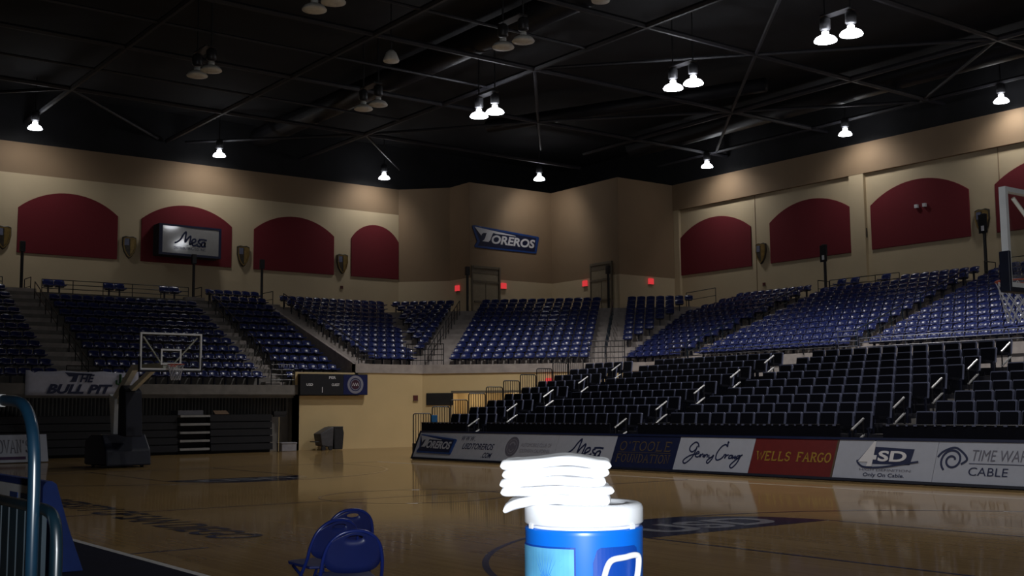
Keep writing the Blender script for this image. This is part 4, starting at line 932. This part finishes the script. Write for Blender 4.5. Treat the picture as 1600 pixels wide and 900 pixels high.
# ------------------------------------------------------------------ basketball hoops
def hoop(loc, rz, lab, glow):
    """portable hoop facing -y, backboard plane at its origin, floor at z 0"""
    o = empty('basketball_hoop', loc, lab, 'basketball hoop', None, rz)
    L = lambda ob: local(ob, o)
    bb = L(MB().box((-.875, -.01, 2.94), (.875, .01, 3.93)).build('backboard', M_GLASS))
    mb = MB()
    for a in ((-.915, 2.9, -.865, 3.97), (.865, 2.9, .915, 3.97), (-.865, 3.92, .865, 3.97), (-.865, 2.9, .865, 2.95)): mb.box((a[0], -.03, a[1]), (a[2], .045, a[3]))
    local(mb.build('frame', M_WHITE), bb)
    mb = MB()
    for a in ((-.305, 3.05, -.255, 3.51), (.255, 3.05, .305, 3.51), (-.255, 3.46, .255, 3.51), (-.255, 3.05, .255, 3.10)): mb.box((a[0], -.016, a[1]), (a[2], -.011, a[3]))
    local(mb.build('target_square', M_WHITE), bb)
    mb = MB(); mb.box((-.93, -.05, 2.845), (.93, .06, 2.9)); mb.box((-.94, -.055, 2.845), (-.90, .065, 3.28)); mb.box((.90, -.055, 2.845), (.94, .065, 3.28))
    local(mb.build('edge_pad', M_NAVY, bevel=.012), bb)
    mb = MB(); mb.tube([(.229 * math.cos(a), -.39 + .229 * math.sin(a), 3.05) for a in [2 * PI * i / 28 for i in range(28)]], .011, 8, True); mb.box((-.10, -.17, 2.99), (.10, -.02, 3.06)); rim = L(mb.build('rim', M_ORANGE))
    mb = MB(); n = 12
    for i in range(n):
        for s in (-1, 1):
            pts = []
            for j in range(7):
                t = j / 6; a = 2 * PI * (i + s * j * .5) / n; r = .225 - .10 * t ** .8
                pts.append((r * math.cos(a), -.39 + r * math.sin(a), 3.04 - .44 * t))
            mb.tube(pts, .0055, 4)
    local(mb.build('net', M_NET), rim)
    L(MB().box((-.22, .02, 2.92), (.22, .16, 3.12)).build('mount_plate', M_BOOM, bevel=.01))
    L(MB().tube([(-.8, .06, 3.85), (-.15, .28, 3.05)], .022, 8).build('brace', M_BOOM)); L(MB().tube([(.8, .06, 3.85), (.15, .28, 3.05)], .022, 8).build('brace', M_BOOM))
    fr = Fr((-.09, 0, 0), (0, 1, 0), (0, 0, 1))
    L(MB().prism(fr, [(.1, 2.98), (.1, 3.12), (3.1, 3.16), (4.78, 2.22), (4.62, 1.98), (3.0, 2.98)], 0, .18).build('upper_boom', M_BOOM, bevel=.01))
    L(MB().prism(fr.at(0, 0, .02), [(1.3, 2.94), (1.55, 3.0), (4.45, 2.12), (4.35, 1.95)], 0, .14).build('lower_boom', M_BOOM, bevel=.01))
    L(MB().prism(fr, [(4.42, .95), (4.62, .95), (4.95, 2.3), (4.36, 2.12)], -.06, .24).build('mast', M_WHITE, bevel=.015))
    fr = Fr((-.70, 0, 0), (0, 1, 0), (0, 0, 1))
    L(MB().prism(fr, [(3.3, .06), (5.5, .06), (5.5, .8), (4.9, 1.02), (3.9, 1.02), (3.4, .55)], 0, 1.4).build('base', M_NAVY, bevel=.05))
    L(MB().prism(Fr((-.26, 0, 0), (0, 1, 0), (0, 0, 1)), [(2.9, .95), (3.7, 1.0), (3.7, 2.4), (3.5, 2.55), (3.05, 2.35)], 0, .52).build('mast_pad', M_NAVY, bevel=.04))
    mb = MB()
    for x in (-.5, .5):
        for y in (3.6, 5.2): mb.tube([(x - .04, y, .075), (x + .04, y, .075)], .075, 12)
    L(mb.build('wheels', M_BIN))
    return o
hoop((7.62, 27.43, 0), 0, 'basketball hoop at the far end, white framed glass board on a navy base', 0)
hoop((7.62, 1.22, 0), PI, 'near basketball hoop cut by the right edge of the photo', 0)

# ------------------------------------------------------------------ scorer's table and near guard rail
o = empty('scorers_table', (-1.4, 10.6, 0), 'long table draped in blue cloth along the near sideline', 'table')
fr = Fr((0, 0, 0), (1, 0, 0), (0, 0, 1))
mb = MB(); mb.add([], []); f2 = Fr((0, 14.6, 0), (1, 0, 0), (0, 0, 1))
mb.prism(f2, [(-.86, 0), (-1.02, .45), (-1.16, .92), (-1.21, .955), (-1.27, .95), (-1.30, .90), (-1.30, 0)], 0, 7.2); mb.build('blue_drape', M_CLOTH, o, bevel=.01)
MB().box((-2.0, 7.5, .50), (-1.33, 14.5, .53)).build('lower_top', M_TABLE, o); MB().box((-1.33, 7.75, .2), (-1.305, 14.5, .885)).build('white_panel', M_WHITE, o)
for y in (7.7, 14.3): MB().box((-1.95, y - .03, 0), (-1.89, y + .03, .50)).build('leg', M_RAIL, o)
mb = MB()
for y in (8.0, 8.45): mb.box((-1.338, y, .52), (-1.33, y + .12, .80)); mb.box((-1.338, y - .2, .74), (-1.33, y, .80))
mb.build('blue_print', M_SIGNB, o)
def bend(pts, n=6): return smooth_path(pts, n)
X0 = -3.65
o = empty('guard_rail', (X0, -1.0, 0), 'tall bent dark blue tube rail at the left edge', 'guard rail')
pts = [(X0, 1.6, 1.72)] + [(X0, -.63, 1.70)] + [(X0, -.88, 1.685), (X0, -1.01, 1.62), (X0, -1.065, 1.52), (X0, -1.08, 1.40)] + [(X0, -1.08, 0)]
MB().tube(pts[:1] + bend(pts[1:6], 5) + pts[6:], .0215, 14).build('rail', M_RAILB, o, smooth=True)
MB().tube([(X0, 1.6, 1.72), (X0, 1.6, 0)], .0215, 10).build('post', M_RAILB, o, smooth=True)
MB().tube([(X0, -.40, 1.705), (X0, -.62, 1.699)], .024, 14).build('highlight_sleeve', M_ALU, o, smooth=True)  # highlight on the tube, put in as a pale metal sleeve
X1 = -3.595
o = empty('barred_guard', (X1, -1.1, 0), 'low barred dark teal guard with a rounded corner at the left edge', 'guard rail')
def loop(y0, z0, r): return [(X1, 1.5, z0)] + bend([(X1, y0 + .16, z0), (X1, y0 + .07, z0 - .012), (X1, y0 + .02, z0 - .05), (X1, y0, z0 - .13)], 5) + [(X1, y0, 0)]
MB().tube(loop(-1.18, 1.31, .02), .0205, 14).build('outer_frame', M_RAILD, o, smooth=True)
MB().tube([(X1 + .01, -1.10, 0), (X1 + .01, -1.10, 1.22)], .012, 8).build('inner_post', M_RAILD, o, smooth=True)
for i in range(14): MB().box((X1 - .008, -1.02 + i * .115, .05), (X1 + .008, -.925 + i * .115, 1.30)).build('bar', M_RAILD, o)
MB().box((X1 - .012, -1.16, .03), (X1 + .012, 1.5, .07)).build('bottom_rail', M_RAILD, o)

# ------------------------------------------------------------------ folding chairs
def folding_chair(loc, rz, lab):
    o = empty('folding_chair', loc, lab, 'folding chair', 'blue folding chairs', rz); L = lambda ob: local(ob, o)
    def up(z): return -.10 - .135 * (z - .43) / .37                  # y of the leaning back plane
    A = [(.235, .26, .012), (.232, .08, .22), (.228, -.06, .40), (.224, up(.50), .50), (.215, up(.60), .60), (.185, up(.70), .70), (.125, up(.765), .765), (.05, up(.795), .795)]
    pts = smooth_path(A + [(-a, b, c) for a, b, c in A[::-1]], 4)
    L(MB().tube(pts, .0135, 10).build('frame', M_CHAIR, smooth=True))
    for s in (-1, 1):
        L(MB().tube([(.205 * s, .13, .43), (.20 * s, .0, .36), (.225 * s, -.30, .012)], .012, 8).build('rear_leg', M_CHAIR, smooth=True))
        mb = MB(); mb.lathe((.235 * s, .26, 0), [(.017, 0), (.017, .03), (.014, .04)], 10); mb.lathe((.225 * s, -.30, 0), [(.016, 0), (.016, .03), (.013, .04)], 10); L(mb.build('foot_cap', M_BIN))
    L(MB().tube([(.22, -.26, .07), (-.22, -.26, .07)], .009, 8).build('cross_bar', M_CHAIR, smooth=True)); L(MB().tube([(.233, .18, .12), (-.233, .18, .12)], .009, 8).build('cross_bar', M_CHAIR, smooth=True))
    # back panel with a hand hole
    n = 40; out = []; inn = []
    for i in range(n):
        a = 2 * PI * i / n; c, s_ = math.cos(a), math.sin(a)
        x = .212 * math.copysign(abs(c) ** .55, c); z = .635 + (.155 if s_ > 0 else .145) * math.copysign(abs(s_) ** .7, s_)
        if z > .66: x *= (1 - .75 * ((z - .66) / .14) ** 2.2)
        if z < .55: x *= 1 - .12 * ((.55 - z) / .07) ** 2
        out.append((x, z)); inn.append((.055 * c, .752 + .017 * s_))
    vs = []; fs = []; R = 5
    for side in (0, 1):
        for r in range(R + 1):
            for i in range(n):
                t = r / R; x = inn[i][0] * (1 - t) + out[i][0] * t; z = inn[i][1] * (1 - t) + out[i][1] * t
                vs.append((x, up(z) - .03 * (1 - (x / .22) ** 2) + (.006 if side else 0), z))
    K = (R + 1) * n
    for side in (0, 1):
        for r in range(R):
            for i in range(n):
                q = (side * K + r * n + i, side * K + r * n + (i + 1) % n, side * K + (r + 1) * n + (i + 1) % n, side * K + (r + 1) * n + i); fs.append(q if side else q[::-1])
    for r in (0, R):
        for i in range(n): fs.append((r * n + i, r * n + (i + 1) % n, K + r * n + (i + 1) % n, K + r * n + i))
    L(MB().add(vs, fs).build('backrest', M_CHAIRP, smooth=True))
    mb = MB(); sq = [(.20, -.12), (.205, .20), (.18, .255), (.10, .275), (-.10, .275), (-.18, .255), (-.205, .20), (-.20, -.12), (-.12, -.15), (.12, -.15)]
    mb.prism(Fr((0, 0, .425), (1, 0, 0), (0, 1, .03)), sq, 0, .022); L(mb.build('seat', M_CHAIRP, bevel=.008))
    return o
folding_chair((-.52, 2.31, 0), -.30, 'blue folding chair nearest the camera, back towards us')
folding_chair((-.27, 3.16, 0), .05, 'blue folding chair in the middle of three, its seat jutting left')
folding_chair((.33, 3.93, 0), -.16, 'blue folding chair farthest of the three, with a hand hole on top')

# ------------------------------------------------------------------ cooler with towels on a small table
CX, CY = -2.08, -2.183; CR = .207; ZL = 1.322
VD = (V3((CX, CY, 0)) - V3((CAM.x, CAM.y, 0))).normalized()        # away from the camera
VA = math.atan2(-VD.y, -VD.x)                                      # angle of the side facing the camera
o = empty('side_table', (CX, CY, 0), 'small grey table under the drinks cooler', 'table')
MB().box((CX - .35, CY - .35, .735), (CX + .35, CY + .35, .765)).build('top', M_TABLE, o, bevel=.008)
for a in (-.3, .3):
    for b in (-.3, .3): MB().tube([(CX + a, CY + b, 0), (CX + a, CY + b, .735)], .018, 8).build('leg', M_RAIL, o)
o = empty('drinks_cooler', (CX, CY, .765), 'round blue drinks cooler with white lid carrying folded towels', 'cooler')
b0 = .765
MB().lathe((CX, CY, 0), [(.185, b0), (.195, b0 + .01), (.200, b0 + .03), (CR, ZL - .10), (CR + .001, ZL - .088), (CR - .002, ZL - .082)], 64).build('body', M_COOL, o, smooth=True)
MB().lathe((CX, CY, 0), [(CR - .012, ZL - .086), (CR - .010, ZL - .068)], 64).build('neck_ring', M_COOLW, o, smooth=True)
MB().lathe((CX, CY, 0), [(CR - .004, ZL - .072), (CR + .002, ZL - .066), (CR + .002, ZL - .018), (CR - .003, ZL - .006), (CR - .014, ZL), (.15, ZL), (.145, ZL - .008), (.02, ZL - .006)], 64).build('lid', M_COOLW, o, smooth=True)
def cyl(deg, z, dr): a = VA + math.radians(deg); return V3((CX + (CR + dr) * math.cos(a), CY + (CR + dr) * math.sin(a), z))
def patch(mb, a0, a1, z0, z1, dr0, dr1, n=14, rz=0):
    vs = []; fs = []
    for i in range(n + 1):
        a = a0 + (a1 - a0) * i / n; e = min(i, n - i) / n; k = rz * max(0, 1 - e / .12) ** 2
        for z, dr in ((z0, dr0), (z1 - k, dr0), (z1 - k, dr1), (z0, dr1)): vs.append(cyl(a, z, dr))
    for i in range(n):
        for k in range(4): fs.append((4 * i + k, 4 * i + (k + 1) % 4, 4 * i + 4 + (k + 1) % 4, 4 * i + 4 + k))
    fs += [(0, 1, 2, 3), (4 * n + 3, 4 * n + 2, 4 * n + 1, 4 * n)]
    return mb.add(vs, fs)
# view angles: negative is left in the photo
SG = 1
patch(MB(), -84, -8, .84, 1.186, -.004, .0025, 16).build('label_border', M_COOLD, o)
lb = patch(MB(), -82, -9.5, .85, 1.18, .0025, .0035, 16).build('label', M_LABEL, o)
mb = MB(); ac, zc = -39, 1.06
for i in range(19):
    g = math.radians(8 + i * 164 / 18); r0, r1 = .022, .10 + .012 * (i % 2)
    def q(r, g): return cyl(ac + math.degrees(r * math.cos(g) / CR), zc + r * math.sin(g), .0045)
    mb.add([q(r0, g - .05), q(r0, g + .05), q(r1, g)], [(0, 1, 2)])
mb.build('sunburst_print', M_COOL, lb)
patch(MB(), 8, 62, .86, 1.185, -.004, .003, 14, .05).build('handle_recess', M_COOLD, o)
hp = [cyl(13, 1.02, .016), cyl(15, 1.065, .02), cyl(19, 1.122, .023), cyl(24, 1.146, .023), cyl(36, 1.152, .023), cyl(48, 1.156, .023), cyl(53, 1.144, .023), cyl(52, 1.09, .02), cyl(49, 1.055, .016)]
MB().tube(smooth_path([tuple(p) for p in hp], 4), .0105, 10).build('handle', M_COOLW, o, smooth=True)
mb = MB(); patch(mb, 11, 54, 1.0, 1.055, .002, .014, 10, 0)
hb = mb.build('handle_base', M_COOLW, o, bevel=.004)
mb = MB()
for a, z in ((15, 1.03), (32, 1.043), (50, 1.03)): mb.tube([cyl(a, z, .012), cyl(a, z, .017)], .005, 8)
mb.build('screws', M_BIN, hb)
for k, a in enumerate((-60, 52)): patch(MB(), a - 3, a + 3, ZL - .082, ZL - .066, .0, .006, 3).build('lid_clip', M_COOLW, o)

# towels: right vector in the floor plane as the camera sees it
HR = V3((-VD.y, VD.x, 0)) * -1
def towel(i, ztop, l, r, th, dep0, dep1, lab, zf):
    """folded terry towel: l..r along the camera's right, dep along the view, zf(u) shapes its height"""
    n, m_ = 34, 12; vs = []; fs = []; rnd = random.Random(i * 5 + 1)
    ph = [rnd.uniform(0, 6) for _ in range(6)]; ph[0], ph[1] = 1.2, .7
    def pt(a, b, side):
        # a,b in -1..1 ; rounded edges by a superellipse
        e = (1 - abs(a) ** 34) * (1 - abs(b) ** 16); h = th / 2 * max(0, e) ** .5
        u = l + (r - l) * (a + 1) / 2 + .010 * math.sin(b * 2.2 + ph[5]) * (a > .3)
        dp = dep0 + (dep1 - dep0) * (b + 1) / 2 + .008 * math.sin(a * 3 + ph[4])
        z = ztop - th / 2 + zf((a + 1) / 2) + .004 * math.sin(a * 5 + ph[0]) + .003 * math.sin(b * 4 + a * 3 + ph[1]) + .0016 * math.sin(a * 16 + ph[2]) * math.sin(b * 11 + ph[3])
        p = V3((CX, CY, 0)) + HR * u + VD * dp; return (p.x, p.y, z + side * h)
    for side in (1, -1):
        for j in range(m_ + 1):
            for k in range(n + 1): vs.append(pt(math.sin((k / n * 2 - 1) * PI / 2), math.sin((j / m_ * 2 - 1) * PI / 2), side))
    K = (n + 1) * (m_ + 1)
    for j in range(m_):
        for k in range(n):
            a = j * (n + 1) + k; fs += [(a, a + 1, a + n + 2, a + n + 1), (K + a, K + a + n + 1, K + a + n + 2, K + a + 1)]
    per = [k for k in range(n + 1)] + [j * (n + 1) + n for j in range(1, m_ + 1)] + [m_ * (n + 1) + k for k in range(n - 1, -1, -1)] + [j * (n + 1) for j in range(m_ - 1, 0, -1)]
    for q in range(len(per)): fs.append((per[q], per[(q + 1) % len(per)], K + per[(q + 1) % len(per)], K + per[q]))
    ob = MB().add(vs, fs).build('folded_towel', M_TOWEL, smooth=True, sub=1); bm = bmesh.new(); bm.from_mesh(ob.data); bmesh.ops.remove_doubles(bm, verts=bm.verts, dist=.0005); bm.to_mesh(ob.data); bm.free()
    return tag(ob, lab, 'towel', 'folded towels on the cooler')
drp = lambda k, w0: (lambda a: -k * max(0, (w0 - a) / w0) ** 2)
hump = lambda q: (lambda a: q * math.exp(-((a - .68) / .2) ** 2) - .010 * max(0, (.25 - a) / .25))
LV = [(-.276, .085, .036, drp(.036, .34), 'bottom folded white towel of the stack, drooping over the lid'), (-.284, .096, .032, drp(.008, .4), 'folded white towel second from the bottom of the stack'),
      (-.287, .068, .032, hump(.003), 'folded white towel in the middle of the stack'), (-.278, .080, .032, hump(.006), 'folded white towel second from the top of the stack'),
      (-.284, .092, .036, lambda a: hump(.010)(a) - .008 * max(0, a - .8) / .2, 'top folded white towel of the stack, humped in the middle')]
z = ZL + .001
for i, (l, r, th, zf, lab) in enumerate(LV):
    z += th - (.004 if i == 0 else .0015); towel(i, z, l, r, th, -.15, .13, lab, zf)
